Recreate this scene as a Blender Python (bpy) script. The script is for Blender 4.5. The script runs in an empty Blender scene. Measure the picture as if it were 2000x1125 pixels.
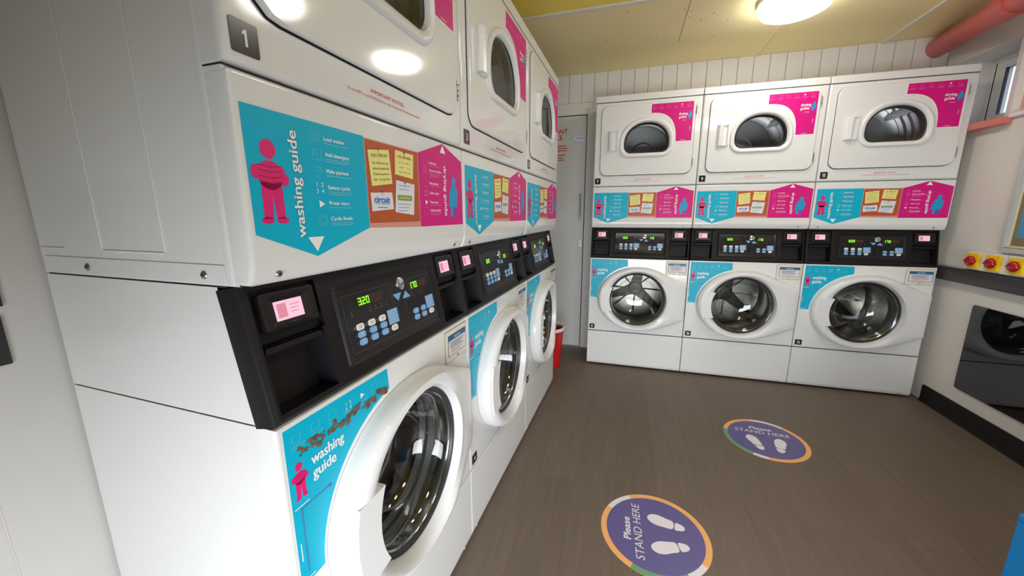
import bpy, bmesh, math, random
from math import sin, cos, pi, radians, sqrt
from mathutils import Vector, Matrix
random.seed(7)
SC = bpy.context.scene
COL = SC.collection

# ------------------------------------------------------------------ camera
CAM = (0.4943, -0.3905, 1.1675)
YAW, PITCH, ROLL = -0.29105, 0.19546, -0.00267
F = Vector((sin(YAW)*cos(PITCH), cos(YAW)*cos(PITCH), -sin(PITCH)))
R0 = Vector((cos(YAW), -sin(YAW), 0)); U0 = R0.cross(F)
RR = cos(ROLL)*R0 + sin(ROLL)*U0; UU = -sin(ROLL)*R0 + cos(ROLL)*U0
cd = bpy.data.cameras.new('camera'); cam = bpy.data.objects.new('camera', cd); COL.objects.link(cam)
cd.sensor_width = 36; cd.lens = 732.73/2000*36; cd.clip_start = 0.02
cam.matrix_world = Matrix(((RR.x, UU.x, -F.x, CAM[0]), (RR.y, UU.y, -F.y, CAM[1]), (RR.z, UU.z, -F.z, CAM[2]), (0, 0, 0, 1)))
SC.camera = cam

# ------------------------------------------------------------------ world, light, exposure
wd = bpy.data.worlds.new('world'); SC.world = wd; wd.use_nodes = True
_n = wd.node_tree.nodes; _l = wd.node_tree.links
_tc0 = _n.new('ShaderNodeTexCoord'); _sx = _n.new('ShaderNodeSeparateXYZ'); _cr = _n.new('ShaderNodeValToRGB')   # overcast sky over dim ground
_mr = _n.new('ShaderNodeMapRange'); _mr.inputs['From Min'].default_value = -1; _mr.inputs['From Max'].default_value = 1
_cr.color_ramp.elements[0].position = 0.46; _cr.color_ramp.elements[0].color = (0.07, 0.07, 0.065, 1)
_cr.color_ramp.elements[1].position = 0.56; _cr.color_ramp.elements[1].color = (0.86, 0.93, 1.0, 1)
_l.new(_tc0.outputs['Generated'], _sx.inputs[0]); _l.new(_sx.outputs['Z'], _mr.inputs['Value']); _l.new(_mr.outputs[0], _cr.inputs[0]); _l.new(_cr.outputs[0], _n['Background'].inputs[0])
_n['Background'].inputs[1].default_value = 2.4
SC.view_settings.view_transform = 'Standard'; SC.view_settings.look = 'None'
SC.view_settings.exposure = -0.08; SC.view_settings.gamma = 1.0; SC.view_settings.use_curve_mapping = False

def area(name, loc, size, size_y, power, color, direction, shape='RECTANGLE'):
    l = bpy.data.lights.new(name, 'AREA'); l.shape = shape; l.size = size; l.size_y = size_y
    l.energy = power; l.color = color
    o = bpy.data.objects.new(name, l); COL.objects.link(o); o.location = loc
    o.rotation_euler = Vector(direction).to_track_quat('-Z', 'Y').to_euler()
    return o
# added area light for guessed daylight from an unseen low shopfront behind the camera
area('added_daylight', (0.95, -1.10, 0.48), 1.8, 0.8, 41, (0.95, 0.985, 1.0), (0, 1, -0.38)).data.spread = radians(140)
LAMP_STRENGTH = 20.5

# ------------------------------------------------------------------ materials
def mat(name, col, rough=0.5, metal=0.0, spec=0.5, emis=None, es=0.0, coat=0.0, bump=0.0, bscale=300.0):
    m = bpy.data.materials.new(name); m.use_nodes = True
    b = m.node_tree.nodes['Principled BSDF']
    b.inputs['Base Color'].default_value = (*col, 1); b.inputs['Roughness'].default_value = rough
    b.inputs['Metallic'].default_value = metal; b.inputs['Specular IOR Level'].default_value = spec
    b.inputs['Coat Weight'].default_value = coat; b.inputs['Coat Roughness'].default_value = 0.08
    if emis: b.inputs['Emission Color'].default_value = (*emis, 1); b.inputs['Emission Strength'].default_value = es
    if bump:
        N = m.node_tree.nodes; L = m.node_tree.links
        n = N.new('ShaderNodeTexNoise'); n.inputs['Scale'].default_value = bscale; n.inputs['Detail'].default_value = 2
        t = N.new('ShaderNodeTexCoord'); bp = N.new('ShaderNodeBump'); bp.inputs['Strength'].default_value = bump; bp.inputs['Distance'].default_value = 0.001
        L.new(t.outputs['Object'], n.inputs['Vector']); L.new(n.outputs['Fac'], bp.inputs['Height']); L.new(bp.outputs[0], b.inputs['Normal'])
    return m
def srgb(r, g, b):
    f = lambda c: (c/255/12.92) if c/255 <= 0.04045 else ((c/255+0.055)/1.055)**2.4
    return (f(r), f(g), f(b))

def mottled(name, c1, c2, scale, rough, bump=0.1, detail=4.0):
    m = bpy.data.materials.new(name); m.use_nodes = True
    N = m.node_tree.nodes; L = m.node_tree.links; b = N['Principled BSDF']
    t = N.new('ShaderNodeTexCoord'); n = N.new('ShaderNodeTexNoise'); n.inputs['Scale'].default_value = scale; n.inputs['Detail'].default_value = detail
    r = N.new('ShaderNodeValToRGB'); r.color_ramp.elements[0].position = 0.35; r.color_ramp.elements[1].position = 0.65
    r.color_ramp.elements[0].color = (*c1, 1); r.color_ramp.elements[1].color = (*c2, 1)
    L.new(t.outputs['Object'], n.inputs['Vector']); L.new(n.outputs['Fac'], r.inputs[0]); L.new(r.outputs[0], b.inputs['Base Color'])
    b.inputs['Roughness'].default_value = rough
    bp = N.new('ShaderNodeBump'); bp.inputs['Strength'].default_value = bump; bp.inputs['Distance'].default_value = 0.002
    L.new(n.outputs['Fac'], bp.inputs['Height']); L.new(bp.outputs[0], b.inputs['Normal'])
    return m

def floor_material():
    m = bpy.data.materials.new('wood_look_vinyl'); m.use_nodes = True
    N = m.node_tree.nodes; L = m.node_tree.links; b = N['Principled BSDF']
    t = N.new('ShaderNodeTexCoord')
    mp = N.new('ShaderNodeMapping'); mp.inputs['Rotation'].default_value = (0, 0, radians(90))
    br = N.new('ShaderNodeTexBrick'); br.inputs['Scale'].default_value = 1.0
    br.inputs['Brick Width'].default_value = 1.1; br.inputs['Row Height'].default_value = 0.17; br.inputs['Mortar Size'].default_value = 0.0012
    br.inputs['Color1'].default_value = (*srgb(108, 95, 83), 1); br.inputs['Color2'].default_value = (*srgb(114, 101, 89), 1)
    br.inputs['Mortar'].default_value = (*srgb(102, 90, 79), 1)
    mp2 = N.new('ShaderNodeMapping'); mp2.inputs['Scale'].default_value = (45, 4, 1)
    n = N.new('ShaderNodeTexNoise'); n.inputs['Scale'].default_value = 1.0; n.inputs['Detail'].default_value = 6; n.inputs['Distortion'].default_value = 0.6
    r = N.new('ShaderNodeValToRGB'); r.color_ramp.elements[0].position = 0.3; r.color_ramp.elements[1].position = 0.7
    r.color_ramp.elements[0].color = (0.90, 0.90, 0.90, 1); r.color_ramp.elements[1].color = (1.06, 1.06, 1.06, 1)
    n2 = N.new('ShaderNodeTexNoise'); n2.inputs['Scale'].default_value = 420; n2.inputs['Detail'].default_value = 1
    r2 = N.new('ShaderNodeValToRGB'); r2.color_ramp.elements[0].position = 0.35; r2.color_ramp.elements[1].position = 0.7
    r2.color_ramp.elements[0].color = (0.88, 0.88, 0.88, 1); r2.color_ramp.elements[1].color = (1.12, 1.12, 1.12, 1)
    mx = N.new('ShaderNodeMixRGB'); mx.blend_type = 'MULTIPLY'; mx.inputs[0].default_value = 1
    mx2 = N.new('ShaderNodeMixRGB'); mx2.blend_type = 'MULTIPLY'; mx2.inputs[0].default_value = 1
    L.new(t.outputs['Object'], mp.inputs[0]); L.new(mp.outputs[0], br.inputs[0]); L.new(t.outputs['Object'], mp2.inputs[0])
    L.new(mp2.outputs[0], n.inputs[0]); L.new(n.outputs[0], r.inputs[0]); L.new(t.outputs['Object'], n2.inputs[0]); L.new(n2.outputs[0], r2.inputs[0])
    L.new(br.outputs[0], mx.inputs[1]); L.new(r.outputs[0], mx.inputs[2]); L.new(mx.outputs[0], mx2.inputs[1]); L.new(r2.outputs[0], mx2.inputs[2])
    L.new(mx2.outputs[0], b.inputs['Base Color']); b.inputs['Roughness'].default_value = 0.5; b.inputs['Specular IOR Level'].default_value = 0.35
    bp = N.new('ShaderNodeBump'); bp.inputs['Strength'].default_value = 0.15; bp.inputs['Distance'].default_value = 0.001
    L.new(n.outputs[0], bp.inputs['Height']); L.new(bp.outputs[0], b.inputs['Normal'])
    return m

def glass_material(name, tint=(1, 1, 1), rough=0.0, ior=1.5):
    m = bpy.data.materials.new(name); m.use_nodes = True
    N = m.node_tree.nodes; L = m.node_tree.links; N.remove(N['Principled BSDF'])
    o = N['Material Output']; t = N.new('ShaderNodeBsdfTransparent'); t.inputs[0].default_value = (*tint, 1)
    g = N.new('ShaderNodeBsdfGlossy'); g.inputs['Roughness'].default_value = rough
    f = N.new('ShaderNodeFresnel')
    ge = N.new('ShaderNodeNewGeometry'); m1 = N.new('ShaderNodeMath'); m1.operation = 'MULTIPLY_ADD'; m1.inputs[1].default_value = -2; m1.inputs[2].default_value = 1
    pw = N.new('ShaderNodeMath'); pw.operation = 'POWER'; pw.inputs[0].default_value = ior     # same reflectance from either side of a thin sheet
    L.new(ge.outputs['Backfacing'], m1.inputs[0]); L.new(m1.outputs[0], pw.inputs[1]); L.new(pw.outputs[0], f.inputs[0])
    mx = N.new('ShaderNodeMixShader'); L.new(f.outputs[0], mx.inputs[0]); L.new(t.outputs[0], mx.inputs[1]); L.new(g.outputs[0], mx.inputs[2]); L.new(mx.outputs[0], o.inputs[0])
    return m

def drum_material(name, base, rough, holes=True):
    m = bpy.data.materials.new(name); m.use_nodes = True
    N = m.node_tree.nodes; L = m.node_tree.links; b = N['Principled BSDF']
    b.inputs['Metallic'].default_value = 1.0; b.inputs['Roughness'].default_value = rough
    if holes:
        t = N.new('ShaderNodeTexCoord'); v = N.new('ShaderNodeTexVoronoi'); v.inputs['Scale'].default_value = 62; v.inputs['Randomness'].default_value = 0.25
        r = N.new('ShaderNodeValToRGB'); r.color_ramp.elements[0].position = 0.13; r.color_ramp.elements[1].position = 0.2
        r.color_ramp.elements[0].color = (0.16, 0.155, 0.15, 1); r.color_ramp.elements[1].color = (*base, 1)
        L.new(t.outputs['Object'], v.inputs['Vector']); L.new(v.outputs['Distance'], r.inputs[0]); L.new(r.outputs[0], b.inputs['Base Color'])
    else:
        b.inputs['Base Color'].default_value = (*base, 1)
    return m

M = {}
M['enamel'] = mat('white_enamel', (0.78, 0.785, 0.78), 0.5, spec=0.25, coat=0.9, bump=0.08, bscale=170)
M['enamel_side'] = mat('white_enamel_side', (0.76, 0.765, 0.755), 0.38, coat=0.15, bump=0.04, bscale=200)
M['plastic_white'] = mat('white_plastic', (0.80, 0.80, 0.81), 0.28)
M['gap'] = mat('dark_gap', (0.02, 0.02, 0.02), 0.8)
M['black'] = mat('black_plastic', (0.010, 0.008, 0.009), 0.45, spec=0.28, bump=0.15, bscale=900)
M['black_smooth'] = mat('black_panel', (0.014, 0.011, 0.011), 0.3, spec=0.35)
M['pocket'] = mat('black_pocket', (0.006, 0.006, 0.009), 0.5, spec=0.25)
M['line_grey'] = mat('grey_print', (0.12, 0.11, 0.12), 0.5)
M['screen'] = mat('pink_screen', (0.7, 0.35, 0.45), 0.3, emis=srgb(236, 192, 214), es=0.72)
M['screen_print'] = mat('pink_screen_print', (0.4, 0.15, 0.2), 0.4, emis=srgb(205, 128, 148), es=0.8)
M['led'] = mat('green_led', (0.1, 0.5, 0.02), 0.4, emis=(0.25, 1.0, 0.02), es=1.6)
M['led_window'] = mat('led_window', (0.05, 0.025, 0.02), 0.25)
M['key_white'] = mat('white_key', (0.85, 0.85, 0.80), 0.4)
M['key_blue'] = mat('blue_key', srgb(128, 178, 226), 0.4)
M['key_text'] = mat('key_print', srgb(200, 222, 240), 0.5)
M['key_text_dark'] = mat('key_print_dark', srgb(110, 120, 130), 0.5)
M['key_led'] = mat('key_led', srgb(150, 130, 90), 0.5)
M['cyan'] = mat('cyan_vinyl', srgb(0, 178, 212), 0.36, spec=0.3)
M['cyan_dark'] = mat('cyan_dark_print', srgb(0, 130, 150), 0.4)
M['cyan_line'] = mat('cyan_line', srgb(110, 210, 225), 0.4)
M['magenta'] = mat('magenta_vinyl', srgb(216, 18, 130), 0.36, spec=0.3)
M['magenta_line'] = mat('magenta_line', srgb(235, 120, 185), 0.4)
M['magenta_fig'] = mat('magenta_figure', srgb(226, 20, 116), 0.4)
M['magenta_fold'] = mat('magenta_figure_fold', srgb(168, 14, 84), 0.4)  # darker magenta print for the folds of the figure's bundle
M['blue_fig'] = mat('blue_figure', srgb(0, 156, 206), 0.4)
M['purple_fig'] = mat('purple_figure_leg', srgb(84, 92, 190), 0.4)
M['purple_line'] = mat('purple_line', srgb(110, 80, 160), 0.4)
M['print_white'] = mat('white_print', (0.88, 0.88, 0.88), 0.4)
M['cork'] = mottled('cork_print', srgb(176, 74, 30), srgb(196, 94, 42), 300, 0.4, 0.0)
M['cork_edge'] = mat('cork_pale_strip', srgb(214, 150, 140), 0.4)  # pale pink strip left showing around the cork print
M['note'] = mat('yellow_note', srgb(240, 232, 140), 0.45)
M['note_text'] = mat('note_writing', srgb(90, 80, 50), 0.5)
M['card'] = mat('card_white', srgb(226, 228, 238), 0.45)
M['card_text'] = mat('card_grey_text', srgb(130, 150, 180), 0.5)
M['circuit_blue'] = mat('logo_blue', srgb(20, 110, 190), 0.4)
M['pill_green'] = mat('green_pill', srgb(140, 160, 50), 0.4)
M['pin'] = mat('pin_grey', srgb(80, 110, 110), 0.4)
M['red_text'] = mat('red_print', srgb(206, 66, 54), 0.45)
M['red_text_soft'] = mat('red_small_print', srgb(214, 130, 118), 0.45)
M['plate'] = mat('black_number_plate', (0.02, 0.018, 0.016), 0.2)
M['plate_text'] = mat('plate_number', (0.8, 0.8, 0.78), 0.4)
M['cream'] = mat('cream_plate', srgb(230, 223, 208), 0.5)
M['worn'] = mottled('worn_brown', srgb(84, 62, 46), srgb(130, 104, 80), 120, 0.7, 0.2)
M['rust'] = mat('aged_edge', srgb(168, 156, 138), 0.7)
M['notice_blue'] = mat('notice_blue', srgb(20, 104, 150), 0.4)
M['notice_line'] = mat('notice_border', srgb(50, 46, 52), 0.4)
M['chrome'] = mat('chrome', (0.75, 0.75, 0.75), 0.15, 1.0)
M['screw'] = mat('screw_steel', (0.5, 0.5, 0.5), 0.3, 1.0)
M['rubber'] = mat('grey_rubber', (0.03, 0.03, 0.032), 0.35)
M['gasket'] = mat('grey_gasket', (0.10, 0.10, 0.10), 0.3)
M['rim_chrome'] = mat('chrome_rim', (0.6, 0.6, 0.6), 0.12, 1.0)
M['glass'] = glass_material('porthole_glass', (0.80, 0.82, 0.80), 0.03, 1.75)
M['glass_dryer'] = glass_material('dryer_glass', (0.93, 0.94, 0.95), 0.01, 1.5)
M['drum'] = drum_material('stainless_drum', (0.50, 0.48, 0.46), 0.26)
M['drum_rib'] = drum_material('stainless_rib', (0.70, 0.69, 0.67), 0.25, False)
M['spider'] = mat('dark_spider', (0.06, 0.055, 0.05), 0.3, 0.8)
M['drum_dryer'] = drum_material('dryer_drum', (0.80, 0.81, 0.83), 0.42, False)
M['wall'] = mottled('painted_wall', srgb(220, 216, 211), srgb(225, 221, 216), 3.0, 0.6, 0.03)
M['bulkhead'] = mottled('painted_bulkhead', srgb(205, 203, 200), srgb(211, 209, 206), 2.5, 0.5, 0.02)
M['near_wall'] = mat('near_wall_dark', (0.07, 0.065, 0.06), 0.7)  # unseen wall, toned dark to hold down bounce light
M['boards'] = mat('painted_boards', srgb(224, 221, 219), 0.5)
M['groove'] = mat('board_groove', srgb(172, 164, 156), 0.8)
M['ceiling'] = mottled('yellowed_ceiling', srgb(242, 226, 170), srgb(246, 230, 178), 1.6, 0.7, 0.05, 6.0)
M['ceiling2'] = mottled('yellow_ceiling_bay', srgb(246, 220, 100), srgb(248, 226, 110), 2.0, 0.7, 0.05)
M['batten'] = mat('ceiling_batten', srgb(226, 220, 206), 0.5)
M['stain'] = mat('ceiling_mark', srgb(140, 118, 78), 0.8)
M['floor'] = floor_material()
M['skirting'] = mat('black_skirting', (0.010, 0.008, 0.008), 0.6, spec=0.2)
M['door_paint'] = mat('door_paint', srgb(208, 208, 206), 0.42)
M['lamp'] = mat('lamp_diffuser', (0.9, 0.9, 0.88), 0.4, emis=(1.0, 0.965, 0.91), es=LAMP_STRENGTH)
M['lamp_base'] = mat('lamp_base', (0.8, 0.8, 0.78), 0.4)
M['pipe'] = mat('red_painted_pipe', srgb(188, 84, 80), 0.38)
M['sill'] = mat('pink_sill', srgb(218, 126, 116), 0.4)
M['frame_green'] = mat('window_frame_paint', srgb(226, 228, 218), 0.4)
M['seal'] = mat('window_seal', srgb(40, 44, 66), 0.5)
M['window_glass'] = glass_material('window_pane', (0.86, 0.88, 0.95), 0.0, 1.45)
M['ledge'] = mat('charcoal_ledge', (0.045, 0.044, 0.045), 0.38)
M['yellow'] = mat('yellow_plate', srgb(246, 206, 16), 0.35)
M['knob_red'] = mat('red_knob', srgb(176, 18, 8), 0.18, coat=0.5)
M['black_glass'] = mat('black_glass', (0.004, 0.004, 0.005), 0.035, spec=0.75)
M['silver_frame'] = mat('silver_frame', srgb(190, 192, 196), 0.3)
M['mount'] = mat('picture_mount', srgb(226, 220, 180), 0.5)
M['poster_brown'] = mat('poster_brown', srgb(134, 116, 90), 0.4)
M['poster_blue'] = mat('poster_blue', srgb(70, 150, 190), 0.4)
M['poster_pink'] = mat('poster_pink', srgb(222, 156, 166), 0.4)
M['bucket'] = mat('red_bucket', srgb(200, 26, 22), 0.35)
M['bin_blue'] = mat('blue_bin', srgb(18, 134, 206), 0.35)
M['stk_purple'] = mat('sticker_purple', srgb(98, 90, 146), 0.35)
M['stk_orange'] = mat('sticker_orange', srgb(246, 178, 106), 0.4)
M['stk_green'] = mat('sticker_green', srgb(104, 158, 116), 0.4)
M['stk_white'] = mat('sticker_white', srgb(232, 226, 232), 0.4)
M['dark_box'] = mat('dark_box', (0.014, 0.014, 0.014), 0.4)
M['outside'] = mat('outside_wall', (0.5, 0.5, 0.5), 0.8)

# ------------------------------------------------------------------ mesh helpers
class MB:
    def __init__(s): s.v = []; s.f = []; s.m = []; s.sm = []; s.mats = []; s.wn = False
    def mi(s, m):
        m = M[m] if isinstance(m, str) else m
        if m not in s.mats: s.mats.append(m)
        return s.mats.index(m)
    def add(s, vs, fs, m, smooth=False):
        b = len(s.v); k = s.mi(m); s.v += [tuple(p) for p in vs]
        for f in fs: s.f.append(tuple(b+i for i in f)); s.m.append(k); s.sm.append(smooth)
    def poly(s, pts, m): s.add(pts, [tuple(range(len(pts)))], m)
    def box(s, x0, x1, y0, y1, z0, z1, m, r=0.0, seg=2):
        if r <= 0:
            vs = [(x0, y0, z0), (x1, y0, z0), (x1, y1, z0), (x0, y1, z0), (x0, y0, z1), (x1, y0, z1), (x1, y1, z1), (x0, y1, z1)]
            s.add(vs, [(0, 3, 2, 1), (4, 5, 6, 7), (0, 1, 5, 4), (1, 2, 6, 5), (2, 3, 7, 6), (3, 0, 4, 7)], m)
        else:
            bm = bmesh.new(); bmesh.ops.create_cube(bm, size=1)
            for v in bm.verts: v.co = Vector(((x0+x1)/2+v.co.x*(x1-x0), (y0+y1)/2+v.co.y*(y1-y0), (z0+z1)/2+v.co.z*(z1-z0)))
            bmesh.ops.bevel(bm, geom=list(bm.edges), offset=r, segments=seg, profile=0.5, affect='EDGES')
            s.bm(bm, m, True)
    def bm(s, bm, m, smooth=False, xf=None):
        bm.verts.index_update(); s.wn = s.wn or smooth
        vs = [tuple(xf(v.co)) if xf else tuple(v.co) for v in bm.verts]
        s.add(vs, [tuple(v.index for v in f.verts) for f in bm.faces], m, smooth); bm.free()
    def prism(s, pts, o0, o1, mp, m, r=0.0):
        """pts in a plane; mp(a,b,o) gives space; extruded from o0 to o1"""
        bm = bmesh.new(); n = len(pts)
        A = [bm.verts.new(mp(a, b, o0)) for a, b in pts]; B = [bm.verts.new(mp(a, b, o1)) for a, b in pts]
        bm.faces.new(A[::-1]); bm.faces.new(B)
        for i in range(n): bm.faces.new((A[i], A[(i+1) % n], B[(i+1) % n], B[i]))
        bmesh.ops.recalc_face_normals(bm, faces=list(bm.faces))
        if r: bmesh.ops.bevel(bm, geom=list(bm.edges), offset=r, segments=2, profile=0.5, affect='EDGES')
        s.bm(bm, m, r > 0)
    def loft(s, loops, m, close=True, smooth=True, cap0=False, cap1=False):
        n = len(loops[0]); vs = [p for l in loops for p in l]; fs = []
        for k in range(len(loops)-1):
            for i in range(n if close else n-1):
                j = (i+1) % n
                fs.append((k*n+i, k*n+j, (k+1)*n+j, (k+1)*n+i))
        s.add(vs, fs, m, smooth)
        if cap0: s.add(loops[0], [tuple(range(n))[::-1]], m)
        if cap1: s.add(loops[-1], [tuple(range(n))], m)
    def lathe(s, prof, mp, m, n=64, smooth=True):
        """prof (radius, out) around the centre of mp(a,b,o)"""
        s.loft([[mp(r*cos(2*pi*i/n), r*sin(2*pi*i/n), o) for i in range(n)] for r, o in prof], m, True, smooth)
    def tube(s, a, b, r, m, n=16, r2=None):
        a = Vector(a); b = Vector(b); d = (b-a).normalized(); u = d.orthogonal().normalized(); w = d.cross(u); r2 = r if r2 is None else r2
        s.loft([[a+(u*cos(2*pi*i/n)+w*sin(2*pi*i/n))*r for i in range(n)], [b+(u*cos(2*pi*i/n)+w*sin(2*pi*i/n))*r2 for i in range(n)]], m, cap0=True, cap1=True)
    def build(s, name, parent=None, loc=None, fix=True):
        me = bpy.data.meshes.new(name); me.from_pydata(s.v, [], s.f)
        for m in s.mats: me.materials.append(m)
        me.polygons.foreach_set('material_index', s.m); me.polygons.foreach_set('use_smooth', s.sm)
        if fix:
            bm = bmesh.new(); bm.from_mesh(me); bmesh.ops.remove_doubles(bm, verts=list(bm.verts), dist=1e-6)
            bm.to_mesh(me); bm.free()
        me.update()
        try: me.set_sharp_from_angle(angle=radians(38))
        except Exception: pass
        o = bpy.data.objects.new(name, me); COL.objects.link(o)
        if s.wn:
            w_ = o.modifiers.new('weighted_normal', 'WEIGHTED_NORMAL'); w_.keep_sharp = True; w_.weight = 60
        if parent: o.parent = parent
        if loc: o.location = loc
        return o

def empty(name, loc=(0, 0, 0), rz=0.0):
    o = bpy.data.objects.new(name, None); COL.objects.link(o); o.location = loc; o.rotation_euler = (0, 0, rz); o.empty_display_size = 0.1
    return o
def tag(o, label=None, cat=None, group=None, kind=None):
    if label: o['label'] = label
    if cat: o['category'] = cat
    if group: o['group'] = group
    if kind: o['kind'] = kind
    return o
def part(mb, name, parent, label=None):
    o = mb.build(name, parent)
    if label: o['label'] = label
    return o
def copy_tree(o, parent=None):
    c = o.copy(); COL.objects.link(c); c.parent = parent
    for ch in list(o.children): copy_tree(ch, c)
    return c

# text: outlines of the built-in font as flat faces
_tc = {}
def glyphs(st, bold, shear, space=1.0):
    k = (st, bold, shear, space)
    if k not in _tc:
        c = bpy.data.curves.new('t', 'FONT'); c.body = st; c.size = 1; c.offset = bold; c.shear = shear; c.resolution_u = 3; c.space_character = space
        o = bpy.data.objects.new('t', c); COL.objects.link(o); bpy.context.view_layer.update()
        me = bpy.data.meshes.new_from_object(o.evaluated_get(bpy.context.evaluated_depsgraph_get()))
        vs = [(v.co.x, v.co.y) for v in me.vertices]; fs = [tuple(p.vertices) for p in me.polygons]
        bpy.data.objects.remove(o); bpy.data.curves.remove(c); bpy.data.meshes.remove(me)
        x0 = min(v[0] for v in vs); x1 = max(v[0] for v in vs)
        _tc[k] = ([(x-x0, y) for x, y in vs], fs, x1-x0)
    return _tc[k]
def text(mb, st, mp, x, y, size, m, o=0.0012, length=None, rot=0.0, align='L', bold=0.0, shear=0.0, space=1.0):
    vs, fs, w = glyphs(st, 0.0, shear, space)
    sx = (length/w) if length else size
    L_ = w*sx; dx = {'L': 0, 'C': -L_/2, 'R': -L_}[align]; c, s_ = cos(radians(rot)), sin(radians(rot))
    offs = [(0, 0)] if not bold else [(u*bold*size, v*bold*size) for u, v in ((-1.2, 0), (1.2, 0), (0, 0.8), (0, -0.8))]
    for k_, (ox, oy) in enumerate(offs):
        P = []
        for a, b in vs:
            a = a*sx+dx+ox; b = b*size+oy; P.append(mp(x+a*c-b*s_, y+a*s_+b*c, o+0.00001*k_))
        mb.add(P, fs, m)
def quad(mb, mp, x0, x1, y0, y1, m, o): mb.poly([mp(x0, y0, o), mp(x1, y0, o), mp(x1, y1, o), mp(x0, y1, o)], m)
def flat(mb, mp, pts, m, o): mb.poly([mp(a, b, o) for a, b in pts], m)
def ell(cx, cy, a, b, n=24, rot=0.0):
    return [(cx+a*cos(t)*cos(rot)-b*sin(t)*sin(rot), cy+a*cos(t)*sin(rot)+b*sin(t)*cos(rot)) for t in [2*pi*i/n for i in range(n)]]
def rrect(x0, x1, y0, y1, r, n=5):
    p = []
    for cx, cy, a in ((x1-r, y1-r, 0), (x0+r, y1-r, 90), (x0+r, y0+r, 180), (x1-r, y0+r, 270)):
        for i in range(n+1):
            t = radians(a+90*i/n); p.append((cx+r*cos(t), cy+r*sin(t)))
    return p
def bars(mb, mp, x, y, w, h, n, gap, m, o, ragged=True):
    for i in range(n): quad(mb, mp, x, x+w*(1-(0.25*((i*37) % 5)/4 if ragged else 0)), y-i*gap-h, y-i*gap, m, o)
def scribble(mb, mp, x, y, w, a, m, o, th=0.0006, seed=0, rot=0.0):
    rnd = random.Random(seed); n = max(6, int(w/0.0016)); pts = []
    for i in range(n+1):
        if rnd.random() < 0.13 and i > 1: 
            pts.append(None); continue
        pts.append((x+w*i/n, y+(a if i % 2 else 0)*rnd.uniform(0.5, 1)))
    c, s_ = cos(radians(rot)), sin(radians(rot)); R = lambda p: (x+(p[0]-x)*c-(p[1]-y)*s_, y+(p[0]-x)*s_+(p[1]-y)*c)
    for p, q in zip(pts, pts[1:]):
        if p and q:
            p2, q2 = R(p), R(q)
            flat(mb, mp, [(p2[0]-th/2, p2[1]), (p2[0]+th/2, p2[1]), (q2[0]+th/2, q2[1]), (q2[0]-th/2, q2[1])], m, o)

def ray_poly(cx, cy, pts, ang):
    """distance from a centre to a polygon outline along an angle"""
    dx, dy = cos(ang), sin(ang); best = None; n = len(pts)
    for i in range(n):
        ax, ay = pts[i][0]-cx, pts[i][1]-cy; bx, by = pts[(i+1) % n][0]-cx, pts[(i+1) % n][1]-cy
        ex, ey = bx-ax, by-ay; den = dx*ey-dy*ex
        if abs(den) < 1e-12: continue
        t = (ax*ey-ay*ex)/den; u = (ax*dy-ay*dx)/den
        if t > 0 and -1e-6 <= u <= 1+1e-6 and (best is None or t > best): best = t
    return best
def angles(cx, cy, outl, n=96):
    A = set(round(2*pi*i/n-pi, 5) for i in range(n))
    for pts in outl:
        for x, y in pts: A.add(round(math.atan2(y-cy, x-cx), 5))
    A = sorted(A); R = [A[0]]
    for a in A[1:]:
        if a-R[-1] > 0.004: R.append(a)
    return R
def ring(cx, cy, pts, A): return [(cx+ray_poly(cx, cy, pts, a)*cos(a), cy+ray_poly(cx, cy, pts, a)*sin(a)) for a in A]

W = 0.683; X0, X1 = 0.0015, W-0.0015
DEPTH = 0.522
ZB, ZW, ZC, ZD, ZS, ZP, ZT = 0.013, 0.278, 0.845, 1.065, 1.356, 1.918, 1.961
FM = lambda a, b, o: (a, -o, b)                       # the front plane
KM = lambda a, b, o: (a, -0.002+0.19*b-0.982*o, 0.848+0.982*b+0.19*o)   # the sloping console face
SM = lambda y, z, o: (X0-o, y, z)                     # the left side

def shell(mb, z0, z1, yf, yb, m, front_top=None):
    """open-fronted casing; the front edge may lean back towards the top"""
    yt = front_top if front_top is not None else yf
    a, b = X0+0.0008, X1-0.0008
    P = {}
    for nx, x in (('l', a), ('r', b)):
        P[nx] = [(x, yf, z0), (x, yb, z0), (x, yb, z1), (x, yt, z1)]
    L_, R_ = P['l'], P['r']
    for q in ((L_[0], L_[3], L_[2], L_[1]), (R_[0], R_[1], R_[2], R_[3]), (L_[1], L_[2], R_[2], R_[1]), (L_[0], L_[1], R_[1], R_[0]), (L_[3], R_[3], R_[2], L_[2])):
        mb.poly(q, m)

def screw(parent, mp, a, b, o, r=0.006, name='screw'):
    mb = MB(); q = lambda x, y, z: mp(a+x, b+y, o+z)
    mb.lathe([(r, 0), (r, 0.0015), (r*0.75, 0.003), (0.0001, 0.0036)], q, 'screw', 14)
    flat(mb, q, [(-r*0.6, -0.0007), (r*0.6, -0.0007), (r*0.6, 0.0007), (-r*0.6, 0.0007)], 'gap', 0.0040)
    flat(mb, q, [(-0.0007, -r*0.6), (0.0007, -r*0.6), (0.0007, r*0.6), (-0.0007, r*0.6)], 'gap', 0.0041)
    return part(mb, name, parent)

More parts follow.
